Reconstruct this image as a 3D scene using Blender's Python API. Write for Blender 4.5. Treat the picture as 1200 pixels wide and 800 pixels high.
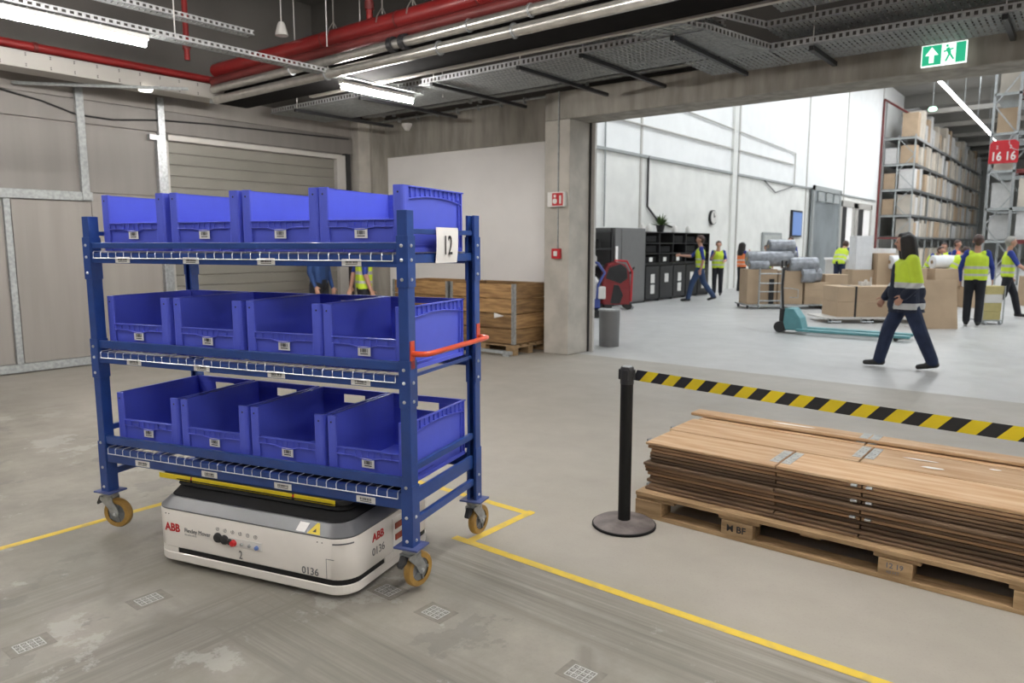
import bpy, bmesh, math, random
from mathutils import Vector, Matrix, Euler
random.seed(7)
for o in list(bpy.data.objects): bpy.data.objects.remove(o)
SC = bpy.context.scene
COL = SC.collection
PI = math.pi
R = math.radians

# ------------------------------------------------------------------ camera
cd = bpy.data.cameras.new('camera'); cam = bpy.data.objects.new('camera', cd); COL.objects.link(cam)
YAW, PITCH = R(38.6), math.atan(114/850)
cam.location = (0, 0, 1.55)
cam.rotation_euler = Euler((PI/2-PITCH, 0, YAW), 'XYZ')
cd.sensor_width = 36; cd.lens = 850/1200*36; cd.clip_end = 300; cd.clip_start = .05
cd.dof.use_dof = True; cd.dof.focus_distance = 3.2; cd.dof.aperture_fstop = 3.4
SC.camera = cam
# ------------------------------------------------------------------ world, exposure
w = bpy.data.worlds.new('world'); SC.world = w; w.use_nodes = True
bg = w.node_tree.nodes['Background']; bg.inputs[0].default_value = (.75, .85, 1, 1); bg.inputs[1].default_value = .3
SC.view_settings.view_transform = 'Standard'; SC.view_settings.look = 'None'
SC.view_settings.gamma = 1; SC.view_settings.use_curve_mapping = False
SC.view_settings.exposure = 0.2
TUBE_E, SKY_E, STRIP_E = 185, 6.3, 22

# ------------------------------------------------------------------ materials
MATS = {}
def mat(name, col, rough=.5, metal=0, var=.0, scale=8, bump=0, emit=0, stretch=None, spec=.5, coat=0, tint=0, col2=None, vs=(.35,.65)):
    if name in MATS: return MATS[name]
    m = bpy.data.materials.new(name); MATS[name] = m; m.use_nodes = True
    nt = m.node_tree; N = nt.nodes; L = nt.links; b = N['Principled BSDF']
    b.inputs['Base Color'].default_value = (*col, 1); b.inputs['Roughness'].default_value = rough
    b.inputs['Metallic'].default_value = metal; b.inputs['Specular IOR Level'].default_value = spec
    if coat: b.inputs['Coat Weight'].default_value = coat
    if emit:
        b.inputs['Emission Color'].default_value = (*col, 1); b.inputs['Emission Strength'].default_value = emit
        return m
    tc = N.new('ShaderNodeTexCoord'); mp = N.new('ShaderNodeMapping'); L.new(tc.outputs['Object'], mp.inputs[0])
    if stretch: mp.inputs['Scale'].default_value = stretch
    no = N.new('ShaderNodeTexNoise'); no.inputs['Scale'].default_value = scale; no.inputs['Detail'].default_value = 6
    L.new(mp.outputs[0], no.inputs['Vector'])
    rp = N.new('ShaderNodeMapRange'); rp.inputs[1].default_value = vs[0]; rp.inputs[2].default_value = vs[1]
    L.new(no.outputs['Fac'], rp.inputs[0])
    mx = N.new('ShaderNodeMix'); mx.data_type = 'RGBA'
    v = var if var else .05
    c2 = col2 if col2 else tuple(max(0, c*(1-2*v)) for c in col)
    mx.inputs[6].default_value = (*col, 1); mx.inputs[7].default_value = (*c2, 1)
    L.new(rp.outputs[0], mx.inputs[0])
    out = mx.outputs[2]
    if tint:
        oi = N.new('ShaderNodeObjectInfo'); hs = N.new('ShaderNodeHueSaturation')
        mr = N.new('ShaderNodeMapRange'); mr.inputs[3].default_value = 1-tint; mr.inputs[4].default_value = 1+tint*.6
        L.new(oi.outputs['Random'], mr.inputs[0]); L.new(mr.outputs[0], hs.inputs['Value']); L.new(out, hs.inputs['Color'])
        out = hs.outputs[0]
        # shift the pattern per object too
        ad = N.new('ShaderNodeVectorMath'); ad.operation = 'ADD'
        mu = N.new('ShaderNodeMath'); mu.operation = 'MULTIPLY'; mu.inputs[1].default_value = 37
        L.new(oi.outputs['Random'], mu.inputs[0]); L.new(mp.outputs[0], ad.inputs[0]); L.new(mu.outputs[0], ad.inputs[1]); L.new(ad.outputs[0], no.inputs['Vector'])
    L.new(out, b.inputs['Base Color'])
    if bump:
        bp = N.new('ShaderNodeBump'); bp.inputs['Strength'].default_value = bump; bp.inputs['Distance'].default_value = .01
        L.new(no.outputs['Fac'], bp.inputs['Height']); L.new(bp.outputs[0], b.inputs['Normal'])
    return m

def floor_mat(name, base, dark, rough, tracks):
    m = bpy.data.materials.new(name); m.use_nodes = True; nt = m.node_tree; N = nt.nodes; L = nt.links; b = N['Principled BSDF']
    tc = N.new('ShaderNodeTexCoord')
    def noise(sc, det=6, stretch=None, rgh=.6):
        n = N.new('ShaderNodeTexNoise'); n.inputs['Scale'].default_value = sc; n.inputs['Detail'].default_value = det; n.inputs['Roughness'].default_value = rgh
        mp = N.new('ShaderNodeMapping'); L.new(tc.outputs['Object'], mp.inputs[0])
        if stretch: mp.inputs['Scale'].default_value = stretch
        L.new(mp.outputs[0], n.inputs['Vector']); return n.outputs['Fac']
    def rng(s, a, c, lo=0, hi=1):
        r = N.new('ShaderNodeMapRange'); r.inputs[1].default_value = a; r.inputs[2].default_value = c; r.inputs[3].default_value = lo; r.inputs[4].default_value = hi
        L.new(s, r.inputs[0]); return r.outputs[0]
    def mth(op, a, c):
        r = N.new('ShaderNodeMath'); r.operation = op
        for i, s in enumerate((a, c)):
            if isinstance(s, (int, float)): r.inputs[i].default_value = s
            else: L.new(s, r.inputs[i])
        return r.outputs[0]
    def mix(f, a, c):
        r = N.new('ShaderNodeMix'); r.data_type = 'RGBA'
        if isinstance(f, (int, float)): r.inputs[0].default_value = f
        else: L.new(f, r.inputs[0])
        for i, s in ((6, a), (7, c)):
            if isinstance(s, tuple): r.inputs[i].default_value = (*s, 1)
            else: L.new(s, r.inputs[i])
        return r.outputs[2]
    c = mix(rng(noise(.55, 5), .3, .7), base, dark)
    c = mix(rng(noise(5, 8), .35, .75, 0, .22), c, tuple(x*.62 for x in base))
    c = mix(rng(noise(90, 3), .55, .75, 0, .25), c, tuple(x*.5 for x in base))
    if tracks:
        sx = N.new('ShaderNodeSeparateXYZ'); L.new(tc.outputs['Object'], sx.inputs[0])
        X, Y = sx.outputs[0], sx.outputs[1]
        # robot drives along the code tags: one lane along y at x=-3.12, one along x at y=2.07
        # wheel wear: fine streaks within a lane, broken up by noise
        wob = mth('MULTIPLY', mth('SUBTRACT', noise(1.1, 3), .5), .12)
        def lane(coord, other, c0, halfw, lo, hi, stretch):
            d = mth('ABSOLUTE', mth('SUBTRACT', mth('ADD', coord, wob), c0), 0)
            band = rng(d, halfw, halfw+.07, 1, 0)
            ends = mth('MULTIPLY', rng(other, lo, lo+.6), rng(other, hi-.8, hi, 1, 0))
            streak = rng(noise(6, 8, stretch, .7), .35, .68)
            return mth('MULTIPLY', mth('MULTIPLY', band, ends), streak)
        f = lane(Y, X, 2.46, .17, -2.9, 2.5, (.12, 5, 1))
        f = mth('MAXIMUM', f, lane(Y, X, 1.62, .2, -3.2, 2.5, (.12, 5, 1)))
        f = mth('MAXIMUM', f, lane(X, Y, -3.5, .16, -3.5, 1.9, (5, .12, 1)))
        f = mth('MAXIMUM', f, lane(X, Y, -2.7, .2, -3.5, 2.4, (5, .12, 1)))
        # turning arcs
        for cx, cy, r0, w_ in ((-2.75, 1.25, .62, .035), (-2.2, 1.7, .95, .03), (-3.15, 2.0, .72, .05)):
            dx = mth('SUBTRACT', X, cx); dy = mth('SUBTRACT', Y, cy)
            rr = mth('SQRT', mth('ADD', mth('MULTIPLY', dx, dx), mth('MULTIPLY', dy, dy)), 0)
            ring = rng(mth('ABSOLUTE', mth('SUBTRACT', rr, r0), 0), w_*.5, w_*1.6, 1, 0)
            f = mth('MAXIMUM', f, mth('MULTIPLY', mth('MULTIPLY', ring, .6), rng(noise(3, 4), .42, .6)))
        c = mix(mth('MULTIPLY', f, .9), c, (.12, .11, .095))
        # general soiling where the robot runs
        area = mth('MULTIPLY', rng(Y, .0, .5), rng(Y, 2.3, 2.9, 1, 0))
        c = mix(mth('MULTIPLY', mth('MULTIPLY', area, rng(noise(1.3, 6, None, .7), .32, .60)), .75), c, (.19, .178, .15))
        # pale scraped patches
        c = mix(mth('MULTIPLY', mth('MULTIPLY', area, rng(noise(1.7, 10, (1, 1, 1), .7), .575, .60)), .45), c, (.44, .43, .40))
        stain = rng(noise(2.1, 8, (1.1, .8, 1), .65), .60, .615)
        c = mix(mth('MULTIPLY', mth('MULTIPLY', area, stain), .4), c, (.15, .145, .135))
    L.new(c, b.inputs['Base Color'])
    rr = rng(noise(2, 5), .3, .7, rough-.08, rough+.1); L.new(rr, b.inputs['Roughness'])
    bp = N.new('ShaderNodeBump'); bp.inputs['Strength'].default_value = .12; bp.inputs['Distance'].default_value = .004
    L.new(noise(40, 4), bp.inputs['Height']); L.new(bp.outputs[0], b.inputs['Normal'])
    return m

M_FLOOR = floor_mat('concrete_floor', (.375, .348, .305), (.325, .302, .262), .52, True)
M_FLOOR2 = floor_mat('hall_concrete_floor', (.50, .50, .49), (.44, .44, .44), .38, False)  # paler than the near slab: hall daylight partly put into the colour
M_CONC = mat('raw_concrete', (.36, .335, .295), .85, var=.16, scale=3, bump=.25, stretch=(2.5, 2.5, .5))
M_PCONC = mat('pillar_concrete', (.50, .47, .42), .8, var=.1, scale=4, bump=.2)
M_BOARD = mat('white_wallboard', (.92, .895, .88), .55, var=.02, scale=2)
M_HALLW = mat('hall_wall_panel', (.78, .78, .75), .7, var=.05, scale=1.5)
M_HALLU = mat('hall_upper_panel', (.86, .87, .87), .6, var=.02, scale=2)
M_SHEET = mat('grey_sheet_metal', (.225, .208, .195), .5, .15, var=.05, scale=1.5, stretch=(1, 4, .3))
M_SHEET2 = mat('warm_sheet_metal', (.305, .28, .26), .5, .1, var=.06, scale=1.5, stretch=(1, 4, .3))
M_SHUT = mat('shutter_grey', (.235, .222, .195), .45, .1, var=.04, scale=2)
M_FRAME = mat('door_frame_grey', (.52, .50, .47), .45, .2, var=.03)
M_GALV = mat('galvanised_steel', (.50, .52, .53), .38, .75, var=.16, scale=30)
M_GALVM = mat('galvanised_matt', (.42, .44, .44), .6, .3, var=.14, scale=25)
M_CEIL = mat('dark_ceiling', (.085, .078, .07), .9, var=.12, scale=1)
M_CEILW = mat('hall_ceiling', (.30, .29, .27), .85, var=.05, scale=1)
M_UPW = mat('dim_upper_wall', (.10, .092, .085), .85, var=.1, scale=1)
M_TRAY = mat('lamplit_tray', (.66, .67, .68), .4, .25, var=.12, scale=25)  # galvanised tray lips lightened, lamp light on them put into the colour
M_DARK = mat('black_duct', (.012, .011, .011), .95, var=.1, spec=.08)
M_BEIGE = mat('beige_edge', (.45, .42, .38), .5, .2)
M_TRUNK = mat('pale_trunking', (.42, .40, .37), .55, .1, var=.04, scale=3)
M_RED = mat('red_pipe', (.27, .018, .018), .4, var=.1, scale=5, coat=.15)
M_REDD = mat('dull_red_steel', (.17, .028, .026), .5, var=.1, scale=5)
M_SILV = mat('silver_cladding', (.62, .60, .56), .28, .8, var=.1, scale=10)
M_WHITE = mat('white_plastic', (.75, .73, .70), .35, var=.02)
M_TUBE = mat('lamp_tube', (1, .97, .93), emit=TUBE_E)
M_STRIP = mat('hall_lamp_strip', (1, .98, .96), emit=STRIP_E)
M_SKY = mat('skylight_diffuser', (.93, .97, 1), emit=SKY_E)
# cart
M_NAVY = mat('navy_powdercoat', (.019, .060, .25), .34, var=.08, scale=14, coat=.15)
M_BIN = mat('blue_violet_plastic', (.092, .122, .63), .38, var=.04, scale=6, spec=.4)
M_BOLT = mat('zinc_bolt', (.75, .76, .78), .3, .8)
M_ORNG = mat('orange_red_paint', (.62, .07, .02), .3, coat=.3)
M_PAPER = mat('white_paper', (.72, .71, .69), .7, var=.02)
M_INK = mat('black_ink', (.02, .02, .022), .7)
M_INKG = mat('grey_ink', (.16, .16, .17), .7)
M_INKL = mat('pale_grey_ink', (.42, .41, .4), .7)
M_INKR = mat('red_ink', (.55, .015, .02), .5)
M_WIRE = mat('bright_wire', (.62, .64, .68), .35, .6)
M_PU = mat('amber_polyurethane', (.43, .25, .06), .4, var=.14, scale=18)
M_HUB = mat('grey_hub', (.28, .29, .30), .4, .7)
M_PLATE = mat('blue_plate', (.10, .13, .32), .4, .2, var=.12, scale=20)
# robot
M_RW = mat('robot_white', (.78, .74, .69), .38, var=.02, coat=.2)
M_RG = mat('robot_grey', (.135, .138, .145), .36, .1, var=.03)
M_RB = mat('robot_black', (.010, .010, .011), .5, spec=.3)
M_RUB = mat('black_rubber', (.012, .012, .013), .75, var=.1, spec=.2)
M_YEL = mat('signal_yellow', (.72, .55, .015), .45, var=.05)
M_YLINE = mat('floor_line_yellow', (.68, .48, .055), .6, var=.12, scale=14, col2=(.50, .38, .12), vs=(.5, .75))
M_TAG = mat('tag_white', (.52, .52, .51), .6, var=.08, scale=30)
M_TAGG = mat('tag_backing', (.235, .22, .19), .6, var=.1, scale=20)
M_TAGC = mat('tag_cell', (.25, .24, .22), .6, var=.2, scale=40)
# wood
M_W1 = mat('old_board', (.40, .25, .14), .65, var=.2, scale=3.2, bump=.35, stretch=(1.2, 14, 14), tint=.35, col2=(.25, .135, .062))
M_W2 = mat('dark_board_edge', (.20, .125, .070), .8, var=.2, scale=3, bump=.4, stretch=(1.2, 16, 16), tint=.55, col2=(.085, .05, .028))
M_W3 = mat('light_top_board', (.51, .36, .225), .6, var=.12, scale=2.6, bump=.2, stretch=(1.0, 9, 9), tint=.25, col2=(.38, .225, .11))
M_PAL = mat('pallet_wood', (.43, .29, .155), .7, var=.16, scale=3, bump=.3, stretch=(2, 12, 12), tint=.2, col2=(.26, .165, .08))
M_CRW = mat('crate_wood', (.42, .25, .105), .65, var=.2, scale=2.5, bump=.25, stretch=(1.5, 1.5, 12), tint=.3, col2=(.22, .12, .05))
M_CARD = mat('cardboard', (.50, .37, .25), .8, var=.05, scale=3, tint=.12)
M_CARDD = mat('cardboard_edge', (.36, .24, .14), .8, var=.05)
M_PALE = mat('pale_carton', (.62, .56, .48), .8, var=.08, scale=2, tint=.3)
M_WRAP = mat('grey_wrap', (.36, .38, .42), .25, .1, var=.2, scale=9, bump=.5)
M_WRAPW = mat('white_wrap', (.80, .81, .83), .3, var=.04, bump=.3)
M_TEAL = mat('teal_paint', (.13, .36, .40), .4, var=.06)
M_BLK = mat('matt_black', (.022, .022, .024), .45, var=.1)
M_POST = mat('stanchion_black', (.010, .010, .010), .6, spec=.25)
M_CAST = mat('worn_cast_base', (.20, .175, .165), .65, var=.3, scale=9, bump=.1, col2=(.085, .07, .068))
M_GREYC = mat('grey_cabinet', (.15, .15, .15), .5, var=.03)
M_REDM = mat('dark_red_machine', (.25, .02, .025), .3, coat=.3)
M_BLUEM = mat('machine_blue', (.05, .08, .32), .4)
M_GREEN = mat('leaf_green', (.10, .17, .05), .6, var=.2)
M_ORGW = mat('orange_beam', (.65, .22, .06), .5)
# clothes
M_HIV = mat('hivis_yellow', (.62, .80, .05), .75, var=.05, scale=8)
M_HIO = mat('hivis_orange', (.90, .23, .07), .75, var=.05, scale=8)
M_REFL = mat('reflective_band', (.55, .56, .56), .4, .2)
M_NAVC = mat('navy_cloth', (.012, .018, .042), .85, var=.15, scale=9)
M_TROU = mat('trouser_navy', (.018, .030, .075), .85, var=.15, scale=9)
M_TBLK = mat('trouser_black', (.014, .015, .022), .85, var=.15, scale=9)
M_BLUC = mat('royal_blue_cloth', (.020, .045, .28), .8, var=.12, scale=9)
M_SKIN = mat('skin', (.50, .27, .19), .5, var=.04)
M_HAIR = mat('dark_hair', (.012, .008, .007), .5, var=.2, scale=30, stretch=(4, 4, .5))
M_HAIRB = mat('brown_hair', (.07, .03, .02), .5, var=.2, scale=30)
M_HAIRG = mat('grey_hair', (.36, .34, .31), .6, var=.15, scale=30)
M_SHOE = mat('black_shoe', (.012, .012, .012), .45)
# signs
M_SGRN = mat('sign_green', (.02, .38, .20), emit=.9)
M_SWHT = mat('sign_white', (.86, .93, .88), emit=1.0)
M_SRED = mat('sign_red', (.52, .02, .03), .4, var=.02)
M_BLUES = mat('screen_blue', (.12, .20, .42), emit=.5)

# ------------------------------------------------------------------ mesh builder
class MB:
    def __init__(s): s.v = []; s.f = []; s.m = []; s.sm = []; s.mi = 0; s.smooth = False
    def add(s, vs, fs):
        n = len(s.v); s.v += [tuple(v) for v in vs]
        for f in fs: s.f.append([i+n for i in f]); s.m.append(s.mi); s.sm.append(s.smooth)
        return s
    def box(s, x0, x1, y0, y1, z0, z1, rot=0, c=None):
        vs = [(x, y, z) for z in (z0, z1) for x, y in ((x0, y0), (x1, y0), (x1, y1), (x0, y1))]
        if rot:
            cx, cy = c if c else ((x0+x1)/2, (y0+y1)/2); ca, sa = math.cos(rot), math.sin(rot)
            vs = [(cx+(x-cx)*ca-(y-cy)*sa, cy+(x-cx)*sa+(y-cy)*ca, z) for x, y, z in vs]
        return s.add(vs, [(3, 2, 1, 0), (4, 5, 6, 7), (0, 1, 5, 4), (1, 2, 6, 5), (2, 3, 7, 6), (3, 0, 4, 7)])
    def obox(s, p0, p1, w, h, up=(0, 0, 1)):   # a bar from p0 to p1
        p0, p1 = Vector(p0), Vector(p1); d = (p1-p0).normalized(); u = Vector(up)
        if abs(d.dot(u)) > .98: u = Vector((1, 0, 0))
        a = d.cross(u).normalized(); b = a.cross(d)
        vs = [p+a*i*w/2+b*j*h/2 for p in (p0, p1) for i, j in ((-1, -1), (1, -1), (1, 1), (-1, 1))]
        return s.add(vs, [(3, 2, 1, 0), (4, 5, 6, 7), (0, 1, 5, 4), (1, 2, 6, 5), (2, 3, 7, 6), (3, 0, 4, 7)])
    def tube(s, pts, r, n=10, cap=True):
        pts = [Vector(p) for p in pts]; rs = r if isinstance(r, (list, tuple)) else [r]*len(pts)
        old = s.smooth; s.smooth = True
        rings = []; prev = None
        for i, p in enumerate(pts):
            if i == 0: d = pts[1]-p
            elif i == len(pts)-1: d = p-pts[i-1]
            else: d = (pts[i+1]-p).normalized()+(p-pts[i-1]).normalized()
            d.normalize()
            if prev is None:
                u = Vector((0, 0, 1)) if abs(d.z) < .9 else Vector((1, 0, 0))
                a = d.cross(u).normalized()
            else: a = (prev-d*prev.dot(d)).normalized()
            prev = a; b = d.cross(a)
            rings.append([p+(a*math.cos(2*PI*k/n)+b*math.sin(2*PI*k/n))*rs[i] for k in range(n)])
        vs = [v for rg in rings for v in rg]; fs = []
        for i in range(len(pts)-1):
            for k in range(n):
                k2 = (k+1) % n; fs.append((i*n+k, i*n+k2, (i+1)*n+k2, (i+1)*n+k))
        s.add(vs, fs); s.smooth = old
        if cap: s.add(rings[0], [tuple(range(n))[::-1]]); s.add(rings[-1], [tuple(range(n))])
        return s
    def cyl(s, p0, p1, r, n=16, r2=None): return s.tube([p0, p1], [r, r if r2 is None else r2], n)
    def prism(s, poly, z0, z1, axis='z'):
        n = len(poly)
        def P(a, b, c): return {'z': (a, b, c), 'y': (a, c, b), 'x': (c, a, b)}[axis]
        vs = [P(a, b, z0) for a, b in poly]+[P(a, b, z1) for a, b in poly]
        return s.add(vs, [tuple(range(n))[::-1], tuple(range(n, 2*n))]+[(i, (i+1) % n, n+(i+1) % n, n+i) for i in range(n)])
    def loft(s, loops, caps=True):
        n = len(loops[0]); vs = [p for l in loops for p in l]; fs = []
        for i in range(len(loops)-1):
            for k in range(n):
                k2 = (k+1) % n; fs.append((i*n+k, i*n+k2, (i+1)*n+k2, (i+1)*n+k))
        if caps: fs.append(tuple(range(n))[::-1]); fs.append(tuple(range((len(loops)-1)*n, len(loops)*n)))
        return s.add(vs, fs)
    def lathe(s, prof, c=(0, 0, 0), n=24):
        old = s.smooth; s.smooth = True
        loops = [[(c[0]+r*math.cos(2*PI*k/n), c[1]+r*math.sin(2*PI*k/n), c[2]+z) for k in range(n)] for r, z in prof]
        s.loft(loops, True); s.smooth = old; return s
    def quad(s, a, b, c, d): return s.add([a, b, c, d], [(0, 1, 2, 3)])
    def build(s, name, mats, parent=None, bevel=0, loc=None, rot=None):
        me = bpy.data.meshes.new(name); me.from_pydata(s.v, [], s.f)
        for m in (mats if isinstance(mats, (list, tuple)) else [mats]): me.materials.append(m)
        me.polygons.foreach_set('material_index', s.m); me.polygons.foreach_set('use_smooth', s.sm)
        bm = bmesh.new(); bm.from_mesh(me); bmesh.ops.recalc_face_normals(bm, faces=bm.faces)
        if any(s.sm):
            for e in bm.edges:
                if len(e.link_faces) == 2 and e.calc_face_angle(0) > R(42): e.smooth = False
        bm.to_mesh(me); bm.free(); me.update()
        o = bpy.data.objects.new(name, me); COL.objects.link(o)
        if parent: o.parent = parent
        if loc: o.location = loc
        if rot: o.rotation_euler = (0, 0, rot)
        if bevel:
            bv = o.modifiers.new('bevel', 'BEVEL'); bv.width = bevel; bv.segments = 2; bv.limit_method = 'ANGLE'; bv.angle_limit = R(40)
        return o
def tag(o, label=None, cat=None, group=None, kind=None):
    if label: o['label'] = label
    if cat: o['category'] = cat
    if group: o['group'] = group
    if kind: o['kind'] = kind
    return o
def thing(name, label, cat, loc=(0, 0, 0), rot=0, group=None):
    o = bpy.data.objects.new(name, None); COL.objects.link(o); o.empty_display_size = .1
    o.location = loc; o.rotation_euler = (0, 0, rot); return tag(o, label, cat, group)
def struct(o): o['kind'] = 'structure'; return o
def children(o): return [c for c in COL.objects if c.parent == o]
def copy_tree(o, parent=None, kids=None):
    c = o.copy(); COL.objects.link(c)
    if parent: c.parent = parent
    for ch in (KIDS.get(o.name, [])): copy_tree(ch, c)
    return c
KIDS = {}
def register(o):
    m = {}
    for c in COL.objects:
        if c.parent: m.setdefault(c.parent.name, []).append(c)
    def rec(x):
        KIDS[x.name] = m.get(x.name, [])
        for c in KIDS[x.name]: rec(c)
    rec(o)
def text(s, size, parent, name, m, mtx, depth=.0006, align='LEFT', sx=1, off=0.0):
    cu = bpy.data.curves.new(name, 'FONT'); cu.body = s; cu.size = size; cu.extrude = depth; cu.align_x = align; cu.offset = off; cu.resolution_u = 3
    t = bpy.data.objects.new(name, cu); COL.objects.link(t)
    me = bpy.data.meshes.new_from_object(t); bpy.data.objects.remove(t)
    me.transform(Matrix.Diagonal((sx, 1, 1, 1))); me.transform(mtx); me.materials.clear(); me.materials.append(m)
    o = bpy.data.objects.new(name, me); COL.objects.link(o)
    if parent: o.parent = parent
    return o
def face_mtx(pos, normal):   # text reading on an upright face with this outward normal
    z = Vector(normal).normalized(); y = Vector((0, 0, 1)); x = y.cross(z)
    return Matrix(((x.x, y.x, z.x, pos[0]), (x.y, y.y, z.y, pos[1]), (x.z, y.z, z.z, pos[2]), (0, 0, 0, 1)))
def rrect(x0, x1, y0, y1, r, z, seg=6):
    p = []
    for cx, cy, a0 in ((x1-r, y1-r, 0), (x0+r, y1-r, 90), (x0+r, y0+r, 180), (x1-r, y0+r, 270)):
        for i in range(seg+1):
            a = R(a0+90*i/seg); p.append((cx+r*math.cos(a), cy+r*math.sin(a), z))
    return p

# ================================================================== structure
struct(MB().box(-10.3, 12, -9, 8.6, -.1, 0).build('floor', M_FLOOR))
struct(MB().box(-10.3, 30, 8.6, 96, -.1, 0).build('floor', M_FLOOR2))
struct(MB().box(-10.3, 12, -9, 8.93, 5.3, 5.5).build('ceiling', M_CEIL))
struct(MB().box(-10.3, 30, 8.93, 96, 10.6, 10.8).build('ceiling', M_CEILW))
# left wall: plain sheet behind, panels in front
struct(MB().box(-10.3, -10.06, -9, 8.93, 0, 3.62).build('wall_left', M_SHEET2))
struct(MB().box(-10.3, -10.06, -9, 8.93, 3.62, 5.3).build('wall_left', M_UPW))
struct(MB().box(-10.3, -10.02, 8.93, 96, 0, 3.95).build('wall_left', M_HALLW))
struct(MB().box(-10.3, -10.02, 8.93, 96, 3.95, 10.6).build('wall_left', M_HALLU))
struct(MB().box(-10.3, 12, -9.2, -9, 0, 5.3).build('wall_back', M_SHEET2))
struct(MB().box(12, 12.2, -9, 8.93, 0, 5.3).build('wall_right', M_BOARD))
struct(MB().box(30, 30.2, 8.93, 96, 0, 10.6).build('wall_right', M_HALLW))
struct(MB().box(-10.3, 30, 96, 96.2, 0, 10.6).build('wall_back', M_HALLW))
# wall with the white board, and the concrete above it
struct(MB().box(-10.02, -6.1, 8.80, 8.93, 0, 3.04).build('wall_front', M_BOARD))
struct(MB().box(-10.02, -6.1, 8.75, 8.93, 3.04, 3.66).build('wall_front', M_CONC))
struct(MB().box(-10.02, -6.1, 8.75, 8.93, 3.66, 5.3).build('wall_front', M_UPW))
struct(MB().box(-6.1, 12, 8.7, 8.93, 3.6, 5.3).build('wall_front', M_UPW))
struct(MB().box(12.2, 30.2, 8.7, 8.93, 0, 10.6).build('wall_front', M_HALLW))
struct(MB().box(-10.3, 12.2, 8.93, 9.0, 5.3, 10.6).build('wall_front', M_HALLW))
# header beam and pillars
struct(MB().box(-6.1, 12, 8.37, 8.93, 3.23, 3.6).build('trim_1', M_CONC, bevel=.012))
struct(MB().box(-6.1, -5.68, 8.37, 8.93, 0, 3.23).build('trim_2', M_PCONC, bevel=.012))
struct(MB().box(-5.68, -5.655, 8.86, 8.93, 0, 3.23).build('trim_3', M_BLK))
struct(MB().box(-5.655, -5.60, 8.88, 8.93, 0, 3.23).build('trim_4', M_FRAME))
struct(MB().box(11.5, 12, 8.37, 8.93, 0, 3.23).build('trim_5', M_PCONC, bevel=.012))
struct(MB().box(-10.06, -9.86, 8.2, 8.8, 0, 3.63).build('trim_6', M_PCONC, bevel=.01))
struct(MB().box(-10.06, -9.80, 8.45, 8.8, 0, 5.3).build('trim_7', M_CONC, bevel=.01))
# near wall cladding: gate on the left, shutter on the right
XW = -10.06
def slab(name, y0, y1, z0, z1, t, m, bev=.004, par=None):
    o = MB().box(XW, XW+t, y0, y1, z0, z1).build(name, m, par, bevel=bev); return struct(o) if not par else o
slab('trim_8', -9, 8.2, 3.34, 3.62, .03, M_SHEET2)
slab('trim_9', -9, 8.2, 3.05, 3.33, .045, M_SHEET)
# gate: a pair of sheet panels in a galvanised frame
gate = struct(thing('door_1', None, None)); del_keys = [k for k in ('label', 'category') if k in gate.keys()]
for (a, b, c, d) in ((-1.0, 3.0, .12, 2.08), (3.1, 4.88, .12, 2.08)):
    n = 4 if a < 0 else 2
    for i in range(n):
        y0 = a+(b-a)*i/n; y1 = a+(b-a)*(i+1)/n
        MB().box(XW, XW+.03, y0+.003, y1-.003, c, d).build('panel', M_SHEET2, gate, bevel=.003)
for (a, b) in ((-1.0, 3.9), (3.96, 4.88)):
    MB().box(XW, XW+.03, a, b, 2.2, 3.03).build('panel', M_SHEET, gate, bevel=.003)
MB().box(XW, XW+.07, -1, 4.0, 2.09, 2.2).build('rail', M_GALVM, gate, bevel=.004)
MB().box(XW, XW+.055, -1, 4.88, .015, .115).build('rail', M_GALVM, gate, bevel=.004)
MB().box(XW, XW+.05, 3.02, 3.09, .115, 2.09).build('stile', M_GALVM, gate, bevel=.004)
for y in (3.92, 4.93):
    m = MB().box(XW, XW+.09, y-.045, y+.045, 2.1 if y < 4 else 0, 3.5)
    if y > 4: m.box(XW, XW+.11, y-.09, y-.045, 0, 3.0)
    m.build('upright', M_GALV if y > 4 else M_GALVM, gate, bevel=.005)
MB().box(XW+.05, XW+.12, 4.74, 4.84, 2.93, 3.0).build('latch', M_GALV, gate, bevel=.004)
# shutter
sh = struct(thing('door_2', None, None))
for i in range(19):
    z = .05+i*.152
    MB().box(XW, XW+.022, 5.0, 7.82, z+.004, z+.149).build('slat', M_SHUT, sh, bevel=.006)
MB().box(XW, XW+.10, 5.0, 8.0, 2.95, 3.02).build('frame_head', M_FRAME, sh, bevel=.004)
MB().box(XW, XW+.10, 7.82, 8.0, 0, 2.95).build('frame_side', M_FRAME, sh, bevel=.004)
MB().box(XW, XW+.12, 8.01, 8.09, 0, 3.05).build('guide_track', M_BLK, sh, bevel=.004)
MB().box(XW, XW+.03, 5.0, 5.03, 0, 2.95).build('frame_side', M_FRAME, sh, bevel=.002)
# hall wall joints, conduits
for i, y in enumerate((18.2, 24.6, 25.2, 32.9, 38.9, 46)):
    struct(MB().box(-10.02, -9.99 if i != 1 else -9.93, y, y+(.09 if i != 1 else .35), 0, 10.6).build('trim_%d' % (10+i), M_FRAME if i != 1 else M_HALLW))
struct(MB().box(-10.02, -9.95, 8.93, 45.5, 3.93, 4.0).build('trim_16', M_GALVM))
def cable(name, pts, r, m, label, cat='cable', sag=0, parent=None):
    o = MB().tube(pts, r, 6).build(name, m, parent); return tag(o, label, cat)
cable('wall_pipe', [(-9.97, 15, 4.78), (-9.97, 31, 4.78)], .03, M_FRAME, 'long thin grey pipe above the cable line on the bright hall wall', 'pipe')
cable('wall_pipe', [(-9.97, 20, 5.55), (-9.97, 31.2, 5.25), (-9.97, 31.2, 4)], .025, M_FRAME, 'upper grey conduit running to the hall sliding door and turning down', 'pipe')
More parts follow.
